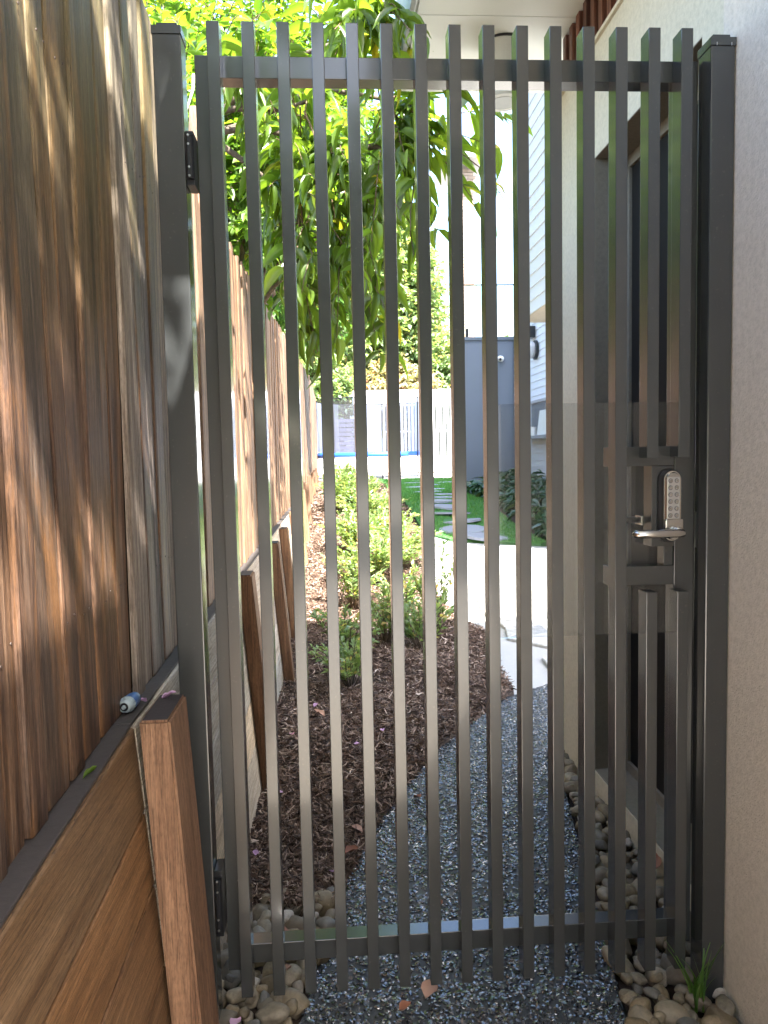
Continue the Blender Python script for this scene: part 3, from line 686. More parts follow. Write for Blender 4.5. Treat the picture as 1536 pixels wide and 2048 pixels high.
# soffit slab
box('soffit_panel', (.640, .0, 3.150), (2.845, 1.405, 3.160), M_SOFFIT, house, .001)
box('soffit_panel', (.640, 1.411, 3.150), (2.845, 2.0, 3.160), M_SOFFIT, house, .001)
box('soffit_panel', (.640, -2.65, 3.150), (2.845, -.006, 3.160), M_SOFFIT, house, .001)
box('deck_slab', (.625, -2.65, 3.1605), (2.845, 2.012, 3.46), M_WHITE, house)
box('fascia', (.605, -2.65, 3.135), (.6245, 2.02, 3.48), mat_plain('grey_fascia', (.30, .32, .32), .5), house, .002)
box('fascia', (.6250, 2.0125, 3.135), (2.845, 2.03, 3.48), M_WHITE, house, .002)
box('unseen_shade_panel', (.27, -.98, 3.20), (.6045, -.05, 3.42), M_WHITE, house)  # unseen overhead slabs added, outline cut to shade slats and let dapples through
box('unseen_shade_panel', (.47, -1.75, 3.20), (.6045, -.985, 3.42), M_WHITE, house)
box('unseen_shade_panel', (.49, -2.65, 3.20), (.6045, -1.755, 3.42), M_WHITE, house)
# surface mounted can light
cl = bmesh.new(); add_cyl(cl, (1.035, 1.62, 2.905), (1.035, 1.62, 3.149), .088, n=40)
can = link('can_light', bm_mesh('can_light', cl), mat_plain('can_grey', (.52, .53, .50), .5), house, (0, 0, 0))
bm = bmesh.new(); add_cyl(bm, (1.035, 1.62, 2.9035), (1.035, 1.62, 2.9048), .062, n=32); link('lens', bm_mesh('lens', bm), mat_plain('lens_glass', (.3, .31, .3), .2), can, (0, 0, 0))
bm = bmesh.new(); add_cyl(bm, (1.035, 1.62, 3.140), (1.035, 1.62, 3.1495), .0915, n=40); link('trim_ring', bm_mesh('trim_ring', bm), M_BLACK, can, (0, 0, 0))
# upper storey weatherboards x=2.85
box('upper_storey', (2.872, 5.4, 3.16), (4.2, 8.72, 6.9), M_BOARD, house)
box('upper_storey', (4.21, 3.6, 0), (11, 13.4, 9.5), M_WHITE, house)  # unseen house bulk added and raised to shade the lawn and panelled block
def wboard(y0, y1, z, h, x):
    bm = bmesh.new(); pr_ = [(x+.021, z), (x, z), (x+.002, z+.003), (x+.014, z+h), (x+.021, z+h)]
    cy = (y0+y1)/2
    A = [bm.verts.new((a-x, y0-cy, b-z)) for a, b in pr_]; B = [bm.verts.new((a-x, y1-cy, b-z)) for a, b in pr_]
    bm.faces.new(A); bm.faces.new(B[::-1])
    for i in range(5): bm.faces.new((A[i], B[i], B[(i+1) % 5], A[(i+1) % 5]))
    bmesh.ops.recalc_face_normals(bm, faces=bm.faces); return bm_mesh('weatherboard', bm), cy
mb, cy = wboard(5.4, 8.72, 3.155, .163, 2.850)
for k in range(23): link('weatherboard', mb, M_BOARD, house, (2.850, cy, 3.155+k*.163))
box('lower_wall', (3.922, 5.9, 0), (4.2, 13.45, 3.15), M_BOARD, house)
box('under_soffit', (2.86, 5.41, 3.142), (4.2, 8.715, 3.154), mat_plain('beige_soffit', (.55, .48, .38), .6), house)
mb, cy = wboard(8.0, 13.45, 0, .128, 3.900)
for k in range(32):
    z = .2+k*.128
    link('weatherboard', mb, M_BOARD, house, (3.900, cy, z))
box('lower_wall', (3.922, 8.73, 3.15), (4.2, 13.45, 4.35), M_BOARD, house)
nw = box('servery_window', (3.895, 10.6, 1.66), (3.901, 12.1, 2.24), mat_plain('grey_pane', (.16, .18, .21), .3), house)
box('lintel', (3.87, 10.55, 2.2405), (3.902, 12.15, 2.29), mat_plain('grey_lintel', (.33, .33, .35), .5), nw)
box('sill_shelf', (3.70, 10.55, 1.60), (3.894, 12.15, 1.655), mat_plain('grey_shelf', (.26, .29, .34), .5), nw)
t = thing('white_tub', 'small white plastic tub standing on the grey servery shelf', 'tub', (3.78, 11.55, 1.656))
bm = bmesh.new(); add_cyl(bm, (3.78, 11.55, 1.656), (3.78, 11.55, 1.80), .075, .060, 20); link('tub_body', bm_mesh('tub_body', bm), M_WHITE, t, (0, 0, 0))
bm = bmesh.new(); add_cyl(bm, (3.78, 11.55, 1.801), (3.78, 11.55, 1.812), .064, .064, 20); link('tub_lid', bm_mesh('tub_lid', bm), M_WHITE, t, (0, 0, 0))
t = thing('white_board', 'white board leaning in the servery opening beside the tub', 'board', (3.80, 11.1, 1.656))
o = link('board_panel', box_mesh('board_panel', (.02, .55, .42), .002), M_WHITE, t, (3.83, 11.08, 1.875), (0, .12, 0)); box('board_edge', (3.77, 10.81, 1.6562), (3.80, 11.34, 1.6702), M_WHITE, t)
# fittings on the lower wall
sb = box('sensor_box', (3.78, 11.8, 3.40), (3.899, 12.05, 3.60), M_BLACK, house, .01)
box('sensor_visor', (3.74, 11.86, 3.43), (3.779, 11.98, 3.52), M_BLACK, sb, .006)
bm = bmesh.new(); bmesh.ops.create_icosphere(bm, subdivisions=3, radius=.15)
lampo = link('dome_lamp', bm_mesh('dome_lamp', bm, True), mat_plain('lamp_glass', (.45, .47, .5), .08, spec=.9), house, (3.80, 11.75, 3.17)); lampo.scale = (.85, .7, 1)
bm = bmesh.new(); add_cyl(bm, (3.86, 11.75, 3.17), (3.899, 11.75, 3.17), .17, n=28); link('lamp_base', bm_mesh('lamp_base', bm), M_BLACK, house, (0, 0, 0))

# blue-grey panelled block with a glass balustrade
bx = thing('panelled_block', 'blue grey panelled garden block beside the lawn with a flat coping', 'outbuilding', (3.4, 14, .6))
box('panel', (2.875, 13.50, .3), (3.38, 13.52, 3.60), M_SLATEBLUE, bx)
box('panel', (3.385, 13.50, .3), (3.90, 13.52, 2.30), M_SLATEBLUE, bx); box('panel', (3.385, 13.50, 2.305), (3.90, 13.52, 3.60), M_SLATEBLUE, bx)
box('panel', (3.905, 13.50, .3), (4.6, 13.52, 3.60), M_SLATEBLUE, bx)
box('block_core', (2.872, 13.521, .3), (4.6, 13.80, 3.60), M_SLATEBLUE, bx)
box('corner_trim', (2.845, 13.485, .3), (2.873, 13.522, 3.60), M_WHITE, bx)
box('side_panel', (2.852, 13.523, .3), (2.871, 13.80, 3.60), M_WHITE, bx)
box('coping', (2.83, 13.46, 3.6005), (4.62, 13.86, 3.665), mat_plain('coping_metal', (.13, .16, .2), .4), bx, .004)
bal = thing('glass_balustrade', 'frameless glass balustrade on top of the blue grey block', 'balustrade', (3.5, 13.6, 3.67))
box('glass_pane', (2.98, 13.56, 3.72), (3.42, 13.572, 4.68), M_GLASS, bal); box('glass_pane', (3.44, 13.56, 3.72), (4.5, 13.572, 4.68), M_GLASS, bal)
box('glass_pane', (2.93, 13.60, 3.72), (2.942, 14.1, 4.68), M_GLASS, bal)
box('top_rail', (2.92, 13.55, 4.6805), (4.5, 13.585, 4.705), M_BLACK, bal, .003); box('top_rail', (2.92, 13.59, 4.6805), (2.95, 14.1, 4.705), M_WHITE, bal, .003)
for x_ in (2.965, 3.55): box('spigot', (x_, 13.545, 3.666), (x_+.05, 13.59, 3.84), M_BLACK, bal, .004)
cm = thing('security_camera', 'small white dome security camera on the blue grey panel', 'camera', (3.62, 13.46, 3.20))
bm = bmesh.new(); add_cyl(bm, (3.64, 13.499, 3.24), (3.64, 13.47, 3.24), .06, .055, 20); link('camera_base', bm_mesh('camera_base', bm), M_WHITE, cm, (0, 0, 0))
bm = bmesh.new(); bmesh.ops.create_icosphere(bm, subdivisions=3, radius=.06); link('camera_ball', bm_mesh('camera_ball', bm, True), M_WHITE, cm, (3.64, 13.42, 3.225))
bm = bmesh.new(); bmesh.ops.create_icosphere(bm, subdivisions=2, radius=.028); link('camera_lens', bm_mesh('camera_lens', bm, True), M_BLACK, cm, (3.615, 13.375, 3.21))

# brick pier with eave of the neighbouring terrace
pier = thing('brick_pier', 'tall tan brick pier rising behind the glass balustrade', 'pier', (3.75, 18.3, .6))
box('mortar_core', (3.485, 18.01, .4), (3.995, 18.5, 8.6), M_MORTAR, pier)
bmh = box_mesh('brick', (.245, .03, .072), .002)
for k in range(0, 60):
    z = 3.6+k*.084
    if z > 8.5: break
    for j, x_ in enumerate((3.61, 3.865) if k % 2 else (3.53, 3.74, 3.95)):
        me = bmh if k % 2 else None
        if me is None: me = bpy.data.meshes.get('brick_short') or box_mesh('brick_short', (.20, .03, .072), .002)
        link('brick', me, M_BRICK, pier, (x_, 18.0, z))
box('eave', (3.2, 17.4, 8.6), (4.25, 19.5, 8.75), mat_plain('eave_grey', (.45, .45, .46), .6), pier)
cb = bmesh.new(); add_tube(cb, [(-6+ i*1.2, 21+.0*i, 9.15-.25*math.sin(PI*i/14)) for i in range(15)], .012, 5)
tag(link('overhead_cable', bm_mesh('overhead_cable', cb), M_BLACK), 'thin dark overhead cable crossing the bright sky', 'cable')

# ------------------------------------------------------------------ back of the garden
sf = thing('slat_fence', 'pale vertical slat fence at the end of the garden', 'fence', (4, 27.3, .67))
for k in range(46):
    x_ = 2.2+k*.135
    if x_ > 8.2: break
    box('fence_slat', (x_, 27.3, 1.25), (x_+.072, 27.33, 3.28), M_WHITE, sf)
box('slat_gap_shade', (2.2, 27.47, 1.25), (8.2, 27.49, 3.27), mat_plain('shadow_green', (.03, .04, .035), .8), sf)  # dark sheet added so the gaps between slats look shaded
box('fence_plinth', (-3.0, 27.28, .60), (8.3, 27.45, 1.245), M_WHITE, sf)
box('fence_batten', (2.2, 27.331, 2.20), (8.2, 27.36, 2.25), M_WHITE, sf); box('fence_batten', (2.2, 27.331, 3.20), (8.2, 27.36, 3.25), M_WHITE, sf)
sh = thing('white_shed', 'bright white garden shed behind the trampoline', 'shed', (1.6, 28.4, .67))
box('shed_wall', (1.15, 27.5, .60), (2.15, 29.2, 3.30), M_WHITE, sh)
box('shed_roof', (1.1, 27.46, 3.301), (9.3, 29.4, 3.80), M_WHITE, sh, .01)
box('shed_wall', (8.2, 27.5, .60), (9.2, 29.2, 3.30), M_WHITE, sh)
hf = thing('board_fence', 'dark horizontal board fence behind the left side of the trampoline', 'fence', (0, 27.6, .67))
for k in range(9):
    box('fence_board', (-3.5, 27.6, 1.25+k*.17), (1.10, 27.63, 1.25+k*.17+.14), mat_plain('dark_board', (.14, .13, .16), .7) if k == 0 else bpy.data.materials['dark_board'], hf)
for k in range(3): box('fence_post', (-3.4+k*2.0, 27.635, .6), (-3.3+k*2.0, 27.72, 2.8), bpy.data.materials['dark_board'], hf)
for x_, lb in ((1.66, 'small dark bollard on bright paving left of trampoline leg'), (3.72, 'small dark bollard on bright paving right of trampoline')):
    t = thing('bollard', lb, 'bollard', (x_, 19.9, .672), 'small bollards at the lawn end')
    bm = bmesh.new(); add_cyl(bm, (x_, 19.9, .672), (x_, 19.9, .80), .03, .026, 14); link('bollard_stem', bm_mesh('bollard_stem', bm), M_BLACK, t, (0, 0, 0))
    bm = bmesh.new(); add_cyl(bm, (x_, 19.9, .8005), (x_, 19.9, .83), .035, .02, 14); link('bollard_cap', bm_mesh('bollard_cap', bm), M_BLACK, t, (0, 0, 0))
# trampoline
tr = thing('trampoline', 'round backyard trampoline with blue padded edge and safety net', 'trampoline', (1.55, 21.9, .672))
TC = Vector((1.55, 21.9, 0)); TR = 1.78; TZ = 1.40
def ring(bm, r, z, rad, n=48, m=6, zs=1.0):
    vs = []
    for i in range(n):
        a = 2*PI*i/n
        vs.append([bm.verts.new((TC.x+(r+rad*math.cos(2*PI*k/m))*math.cos(a), TC.y+(r+rad*math.cos(2*PI*k/m))*math.sin(a), z+zs*rad*math.sin(2*PI*k/m))) for k in range(m)])
    for i in range(n):
        for k in range(m): bm.faces.new((vs[i][k], vs[(i+1) % n][k], vs[(i+1) % n][(k+1) % m], vs[i][(k+1) % m]))
bm = bmesh.new(); ring(bm, TR-.12, TZ-.02, .14, zs=.62); bmesh.ops.recalc_face_normals(bm, faces=bm.faces); link('blue_pad', bm_mesh('blue_pad', bm, True), M_BLUE, tr, (0, 0, 0))
bm = bmesh.new(); add_cyl(bm, (TC.x, TC.y, TZ-.02), (TC.x, TC.y, TZ-.012), TR-.22, n=40); link('jump_mat', bm_mesh('jump_mat', bm), M_BLACK, tr, (0, 0, 0))
bm = bmesh.new(); ring(bm, TR-.05, TZ-.07, .022); link('steel_ring', bm_mesh('steel_ring', bm, True), M_STEEL, tr, (0, 0, 0))
for k in range(4):
    a = PI/4+k*PI/2-.35; da = .33; pts = []
    for s_, z in ((-da, TZ-.07), (-da, .70), (da, .70), (da, TZ-.07)): pts.append((TC.x+(TR-.05)*math.cos(a+s_), TC.y+(TR-.05)*math.sin(a+s_), z))
    bm = bmesh.new(); add_tube(bm, pts, .02, 8); link('leg', bm_mesh('leg', bm), M_STEEL, tr, (0, 0, 0))
NZ = 3.02
for k in range(6):
    a = k*PI/3+.2; bm = bmesh.new(); add_tube(bm, [(TC.x+(TR+.02)*math.cos(a), TC.y+(TR+.02)*math.sin(a), .75), (TC.x+(TR+.04)*math.cos(a), TC.y+(TR+.04)*math.sin(a), NZ+.05)], .02, 8)
    link('net_pole', bm_mesh('net_pole', bm), M_BLACK, tr, (0, 0, 0))
bm = bmesh.new(); ring(bm, TR-.02, NZ, .014); link('net_top_ring', bm_mesh('net_top_ring', bm), M_BLACK, tr, (0, 0, 0))
V, F = [], []
for i in range(48):
    a = 2*PI*i/48; V += [(TC.x+(TR-.06)*math.cos(a), TC.y+(TR-.06)*math.sin(a), TZ+.03), (TC.x+(TR-.03)*math.cos(a), TC.y+(TR-.03)*math.sin(a), NZ)]
for i in range(48): F.append((2*i, 2*((i+1) % 48), 2*((i+1) % 48)+1, 2*i+1))
link('safety_net', arr_mesh('safety_net', V, F), M_NET, tr, (0, 0, 0))

# stepping stones
sm2 = bmesh.new(); add_cyl(sm2, (0, 0, 0), (0, 0, .03), .30, .292, 40); smd = bm_mesh('stepping_stone', sm2)
for (x_, y_) in [(2.21, 7.90), (1.98, 8.42), (2.07, 9.06), (2.02, 9.75), (2.11, 10.35), (2.0, 11.0), (2.17, 11.75), (2.34, 12.6), (2.15, 13.5), (2.35, 14.4), (2.15, 15.3), (2.5, 16.2), (2.25, 17.2), (2.6, 18.2), (3.1, 17.2), (3.5, 16.5)]:
    sl_ = math.atan(.09) if y_ < 11 else .01
    o = link('stepping_stone', smd, M_STEP, lawn, (x_, y_, gz(y_)-.012), (sl_, 0, random.uniform(0, 6)))
    s_ = random.uniform(1.0, 1.1); o.scale = (s_, s_*random.uniform(.9, 1), 1)
# grass blades on the lawn
n = 90000; x = rng.uniform(1.45, 4.4, n); y = 7.4+rng.uniform(0, 1, n)**1.6*12.2
k = inpoly(x, y, LAWN)
for (sx, sy) in [(o.location.x+lawn.location.x, o.location.y) for o in lawn.children]: k &= (x-sx)**2+(y-sy)**2 > .27**2
x, y = x[k], y[k]; n = len(x)
tri = [(np.array([[-.5, 0, 0], [.5, 0, 0], [.3, .4, 1]], float), np.array([[0, 1, 2]]))]
R = rots(rng.uniform(0, 6.3, n), rng.normal(0, .3, n), rng.normal(0, .3, n)); h = rng.uniform(.012, .032, n)*(1+(y-7)/10)
o = link('grass_blades', scatter_mesh('grass_blades', tri, np.stack([x, y, gza(y)], 1), R, np.stack([h*.3, h, h], 1)), M_BLADE, lawn, (0, 0, 0), kind='stuff')

# ------------------------------------------------------------------ foliage
def leaf_geo(nl, fold, droop, wtip=.5, seed=0):
    """leaf along +x, length 1, half width about .5 (scaled), folded along the midrib and drooping"""
    V, F = [], []
    for i in range(nl+1):
        t = i/nl; wd = math.sin(PI*min(1, t**wtip))**.8*.5 if 0 < t < 1 else .01
        z = -droop*t*t; 
        V += [(t, -wd, z+fold*wd), (t, 0, z), (t, wd, z+fold*wd)]
    for i in range(nl):
        a = 3*i; F += [(a, a+3, a+4, a+1), (a+1, a+4, a+5, a+2)]
    return np.array(V, float), np.array(F)
LONG = [leaf_geo(5, .35, .25, .75), leaf_geo(5, .2, .45, .7), leaf_geo(5, .5, .12, .75), leaf_geo(5, .25, .6, .8)]
BROAD = [leaf_geo(3, .3, .15, .7), leaf_geo(3, .15, .3, .65), leaf_geo(3, .4, .05, .7)]
CHEAP = [leaf_geo(2, .3, .1, .7), leaf_geo(2, .15, .3, .7)]
def twig_curve(p0, p1, sag, n=8, jit=.03, r=random):
    p0, p1 = np.array(p0, float), np.array(p1, float); L = np.linalg.norm(p1-p0); out = []
    ph = [r.uniform(-1, 1) for _ in range(6)]
    for i in range(n):
        t = i/(n-1); p = p0+(p1-p0)*t
        p[2] += sag*L*math.sin(PI*t); p[0] += jit*L*ph[0]*math.sin(PI*t*1.5+ph[1]); p[1] += jit*L*ph[2]*math.sin(PI*t*1.7+ph[3]); p[2] += jit*L*ph[4]*math.sin(PI*t*2)
        out.append(p)
    return out
def leaves_on(twigs, per, L0, L1, W, frm=.3, down=.5, r=random):
    """positions / rotations / scales of leaves set in pairs along twigs"""
    P, A, B, Cc, SC = [], [], [], [], []
    for tw in twigs:
        n_ = len(tw)
        for j in range(per):
            t = frm+(1-frm)*(j+r.uniform(0, .8))/per; q = t*(n_-1); i0 = min(int(q), n_-2); u_ = q-i0
            p = tw[i0]*(1-u_)+tw[i0+1]*u_; d = tw[i0+1]-tw[i0]; d = d/(np.linalg.norm(d)+1e-9)
            ya = math.atan2(d[1], d[0])
            for sgn in (-1, 1):
                L = r.uniform(L0, L1)
                a = ya+sgn*r.uniform(.5, 1.3)+r.uniform(-.3, .3)
                b = down*r.uniform(-.5, 2.0)-math.asin(max(-1, min(1, d[2])))*.5
                P.append(p); A.append(a); B.append(b); Cc.append(r.uniform(-.7, .7)); SC.append((L, L*W*r.uniform(.8, 1.2), L))
    return np.array(P), rots(np.array(A), np.array(B), np.array(Cc)), np.array(SC)
def tube_mesh(name, curves, r0, r1, n=5):
    bm = bmesh.new()
    for c in curves:
        m_ = len(c); add_tube(bm, [Vector(p) for p in c], [r0+(r1-r0)*i/(m_-1) for i in range(m_)], n)
    return bm_mesh(name, bm, True)

# A: long-leaved tree hanging over the fence
rb = random.Random(11)
ta = thing('long_leaved_tree', 'tree with long drooping ribbed leaves hanging over the timber fence', 'tree', (-.75, 3.2, 0))
link('trunk', tube_mesh('trunk', [twig_curve((-.75, 3.2, 0), (-.45, 2.7, 3.3), .0, 10, .04, rb)], .06, .035, 10), M_BARK, ta, (0, 0, 0))
hubs = [(-.2, 2.4, 3.4), (.15, 2.3, 3.2), (.35, 2.5, 3.0), (.1, 2.6, 2.75), (.35, 2.3, 3.5), (.6, 2.5, 3.3)]
limbs = [twig_curve((-.45, 2.7, 3.2), h_, .08, 8, .05, rb) for h_ in hubs]
limbs.append(twig_curve(hubs[2], (.75, 2.4, 3.05), .05, 8, .03, rb)); limbs.append(twig_curve(hubs[4], (.55, 1.6, 3.25), .05, 8, .03, rb))
link('limb', tube_mesh('limb', limbs, .022, .010, 7), M_BARK, ta, (0, 0, 0))
tw = []
for k in range(112):
    z = rb.uniform(1.78, 3.5); hw = .10+.33*max(0, z-1.62)**.75; cx = .36-.04*(z-1.7); x_ = cx+rb.uniform(-1, 1)*hw
    y_ = 2.35+rb.uniform(-.55, .6); 
    src = hubs[min(range(len(hubs)), key=lambda i_: abs(hubs[i_][0]-x_)+.4*abs(hubs[i_][2]-z)+rb.uniform(0, .3))]
    s_ = np.array(src)+np.array([rb.uniform(-.1, .1), rb.uniform(-.2, .2), rb.uniform(-.2, .1)])
    e = np.array([x_, y_, z]); 
    if np.linalg.norm(e-s_) > .75: s_ = e+(s_-e)*(.7/np.linalg.norm(e-s_))
    tw.append(twig_curve(s_, e, .10, 7, .06, rb))
for e in [(.98, 2.2, 3.2), (1.12, 2.3, 2.98), (.95, 2.35, 2.72), (1.28, 2.25, 3.05), (1.08, 2.1, 2.55), (.85, 2.2, 2.45), (1.22, 2.35, 2.68), (.80, 2.1, 2.9), (.9, 2.0, 3.1)]:
    tw.append(twig_curve((.62, 2.4, 3.25+rb.uniform(-.3, 0)), e, .12, 8, .05, rb))
for k in range(12):
    tw.append(twig_curve((.45, 1.65, 3.22), (.45+rb.uniform(-.22, .2), 1.35+rb.uniform(-.3, .4), 2.98+rb.uniform(-.1, .22)), .1, 6, .05, rb))
link('twigs', tube_mesh('twigs', tw, .005, .0018, 4), M_BARK, ta, (0, 0, 0), kind='stuff')
P, R, SC = leaves_on(tw, 5, .10, .20, .28, .15, .5, rb)
near = np.argsort(np.linalg.norm(P-np.array(CAM), axis=1)); LM = []
for b_, (V, F) in enumerate(LONG):
    me = arr_mesh('leaf', V, F, True); me.materials.append(M_LEAF_LONG); LM.append(me)
for j, ix in enumerate(near[:300]):
    o = link('leaf', LM[j % 4], None, ta, P[ix]); M3 = Matrix([list(map(float, R[ix][q])) for q in range(3)])
    o.rotation_euler = M3.to_euler(); o.scale = [float(v) for v in SC[ix]]
rest = near[300:]
link('foliage', scatter_mesh('foliage', LONG, P[rest], R[rest], SC[rest], True), M_LEAF_LONG, ta, (0, 0, 0), kind='stuff')
# bare pale twig
bt = bmesh.new(); add_tube(bt, [(-.26, 1.45, 2.93), (-.265, 1.45, 2.87), (-.29, 1.45, 2.80), (-.315, 1.45, 2.745), (-.325, 1.45, 2.69), (-.322, 1.45, 2.64)], [.006, .005, .0045, .004, .003, .002], 6)
link('bare_twig', bm_mesh('bare_twig', bt, True), mat_plain('bleached_twig', (.6, .56, .5), .7), ta, (0, 0, 0))

# B: lime broad-leaved trees behind the fence
def tree(name, label, base, crown, rad, nt, per, L, W, mat, geo, seed, trunk_r=.07, down=.5, group=None, twl=.5):
    r_ = random.Random(seed); t = thing(name, label, 'tree', base, group); b = Vector(base); c = Vector(crown)
    tc = [twig_curve(b, c-Vector((0, 0, rad[2]*.35)), 0, 8, .04, r_)]
    for k in range(7):
        a = 2*PI*k/7+r_.uniform(-.3, .3); e = c+Vector((math.cos(a)*rad[0]*.6, math.sin(a)*rad[1]*.6, r_.uniform(-.3, .5)*rad[2]))
        tc.append(twig_curve(tc[0][5], e, .05, 7, .05, r_))
    link('trunk', tube_mesh('trunk', tc[:1], trunk_r, trunk_r*.6, 9), M_BARK, t, (0, 0, 0)); link('limb', tube_mesh('limb', tc[1:], trunk_r*.5, trunk_r*.12, 6), M_BARK, t, (0, 0, 0))
    tws = []
    for k in range(nt):
        d = Vector((r_.gauss(0, 1), r_.gauss(0, 1), r_.gauss(0, 1))).normalized(); q = r_.uniform(.35, 1)**.6*(1+.18*math.sin(5*d.x+seed)*math.cos(4*d.y))
        e = np.array(c)+np.array([d.x*rad[0]*q, d.y*rad[1]*q, d.z*rad[2]*q]); s_ = e-np.array([d.x, d.y, d.z*.6+.2])*twl*r_.uniform(.6, 1.2)
        tws.append(twig_curve(s_, e, .08, 5, .08, r_))
    link('twigs', tube_mesh('twigs', tws, .004*trunk_r/.05, .0015*trunk_r/.05, 3), M_BARK, t, (0, 0, 0), kind='stuff')
    P, R, SC = leaves_on(tws, per, L*.6, L, W, .1, down, r_)
    link('crown', scatter_mesh('crown', geo, P, R, SC, True), mat, t, (0, 0, 0), kind='stuff'); return t
tree('broadleaf_tree', 'bright lime green broad leaved tree right behind the timber fence', (-1.5, 4.4, 0), (-.95, 4.2, 3.6), (1.35, 1.2, 1.25), 520, 6, .12, .55, M_LEAF_LIME, BROAD, 21, .08)
tree('broadleaf_tree', 'light green small leaved sapling woven in behind the long drooping leaves', (-.7, 3.9, 0), (-.27, 3.6, 3.3), (1.0, .7, 1.0), 380, 6, .10, .5, M_LEAF_LIME, BROAD, 26, .04)
tree('broadleaf_tree', 'lime green feathery tree higher up behind the long leaved tree', (-.9, 7.2, 0), (-.35, 6.8, 4.9), (1.5, 1.3, 1.6), 700, 7, .13, .42, M_LEAF_LIME, BROAD, 22, .10)
tree('broadleaf_tree', 'mid green leafy tree at far left above the fence', (-3.2, 6.2, 0), (-2.6, 6, 4.0), (1.6, 1.5, 1.9), 500, 6, .15, .5, M_LEAF_MID, BROAD, 23, .10)
tree('garden_tree', 'tall mid green tree behind the fence above the bed', (-1.2, 12, .5), (-.4, 11.5, 5.6), (1.9, 1.8, 2.6), 900, 7, .2, .45, M_LEAF_MID, CHEAP, 24, .13, twl=.8)
tree('garden_tree', 'tall tree at the top left corner behind the lime foliage', (-4.2, 12, .5), (-3.6, 11.5, 6.8), (2.9, 2.2, 3.4), 900, 7, .24, .5, M_LEAF_MID, CHEAP, 25, .15, twl=.8)
G = 'hazy trees beyond the end of the garden'
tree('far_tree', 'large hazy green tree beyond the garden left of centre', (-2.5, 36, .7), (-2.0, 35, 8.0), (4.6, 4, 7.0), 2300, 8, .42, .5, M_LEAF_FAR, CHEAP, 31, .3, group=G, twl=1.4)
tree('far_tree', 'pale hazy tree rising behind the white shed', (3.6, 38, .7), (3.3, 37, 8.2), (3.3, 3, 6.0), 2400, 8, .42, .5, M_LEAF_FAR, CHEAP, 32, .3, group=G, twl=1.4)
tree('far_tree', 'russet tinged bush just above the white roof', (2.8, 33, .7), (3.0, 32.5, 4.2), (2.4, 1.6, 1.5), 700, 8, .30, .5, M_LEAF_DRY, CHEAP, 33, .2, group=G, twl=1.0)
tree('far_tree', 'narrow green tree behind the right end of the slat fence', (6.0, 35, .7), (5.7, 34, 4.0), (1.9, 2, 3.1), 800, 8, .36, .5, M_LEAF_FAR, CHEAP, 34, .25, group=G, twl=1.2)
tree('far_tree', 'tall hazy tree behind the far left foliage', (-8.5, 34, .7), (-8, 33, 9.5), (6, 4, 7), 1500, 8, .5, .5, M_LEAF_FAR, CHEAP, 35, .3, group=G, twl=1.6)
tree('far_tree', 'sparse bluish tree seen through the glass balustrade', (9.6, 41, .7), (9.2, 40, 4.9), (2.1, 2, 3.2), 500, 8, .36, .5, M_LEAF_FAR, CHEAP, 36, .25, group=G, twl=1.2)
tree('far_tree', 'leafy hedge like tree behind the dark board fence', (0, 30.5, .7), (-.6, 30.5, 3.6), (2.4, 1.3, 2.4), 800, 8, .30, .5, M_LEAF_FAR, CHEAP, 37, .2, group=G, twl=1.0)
# unseen trees added behind the camera to dapple the fence and darken slat reflections
tree('unseen_tree', 'unseen leafy tree added behind the viewpoint to dapple the fence', (-1.6, -4.2, 0), (-.34, -2.7, 5.2), (1.24, 2.6, .6), 760, 7, .15, .5, M_LEAF_MID, CHEAP, 41, .12, twl=.3)
tree('unseen_tree', 'unseen broad dark tree added behind the viewpoint left to darken slat reflections', (-4, -13, 0), (-3.6, -12.5, 4.6), (4.6, 2, 4.6), 1500, 8, .5, .55, M_LEAF_MID, CHEAP, 42, .2, twl=1.2)
tree('unseen_tree', 'unseen broad dark tree added behind the viewpoint right to darken slat reflections', (4.6, -14, 0), (4.4, -13.5, 4.4), (4.6, 2, 4.4), 1500, 8, .5, .55, M_LEAF_MID, CHEAP, 43, .2, twl=1.2)

# shrubs in the mulch bed
def shrub_data(seed, h, rad, nst, per, L, W):
    r_ = random.Random(seed); tws = []
    for k in range(nst):
        a = r_.uniform(0, 2*PI); q = rad*r_.uniform(.2, 1); hh = h*r_.uniform(.55, 1)*(1-.3*q/rad)
        tws.append(twig_curve((.02*math.cos(a), .02*math.sin(a), 0), (q*math.cos(a), q*math.sin(a), hh), .12, 7, .05, r_))
    st = tube_mesh('stems', tws, .005, .0018, 4); st.materials.append(M_BARK)
    P, R, SC = leaves_on(tws, per, L*.6, L, W, .18, -.35, r_)
    cr = scatter_mesh('leaf_mass', CHEAP, P, R, SC, True); cr.materials.append(M_LEAF_SHRUB); return st, cr
SD_ = [shrub_data(51, .66, .30, 24, 11, .075, .45), shrub_data(52, .42, .32, 28, 9, .072, .48), shrub_data(53, .74, .28, 15, 11, .07, .42), shrub_data(54, .56, .48, 72, 11, .08, .45)]
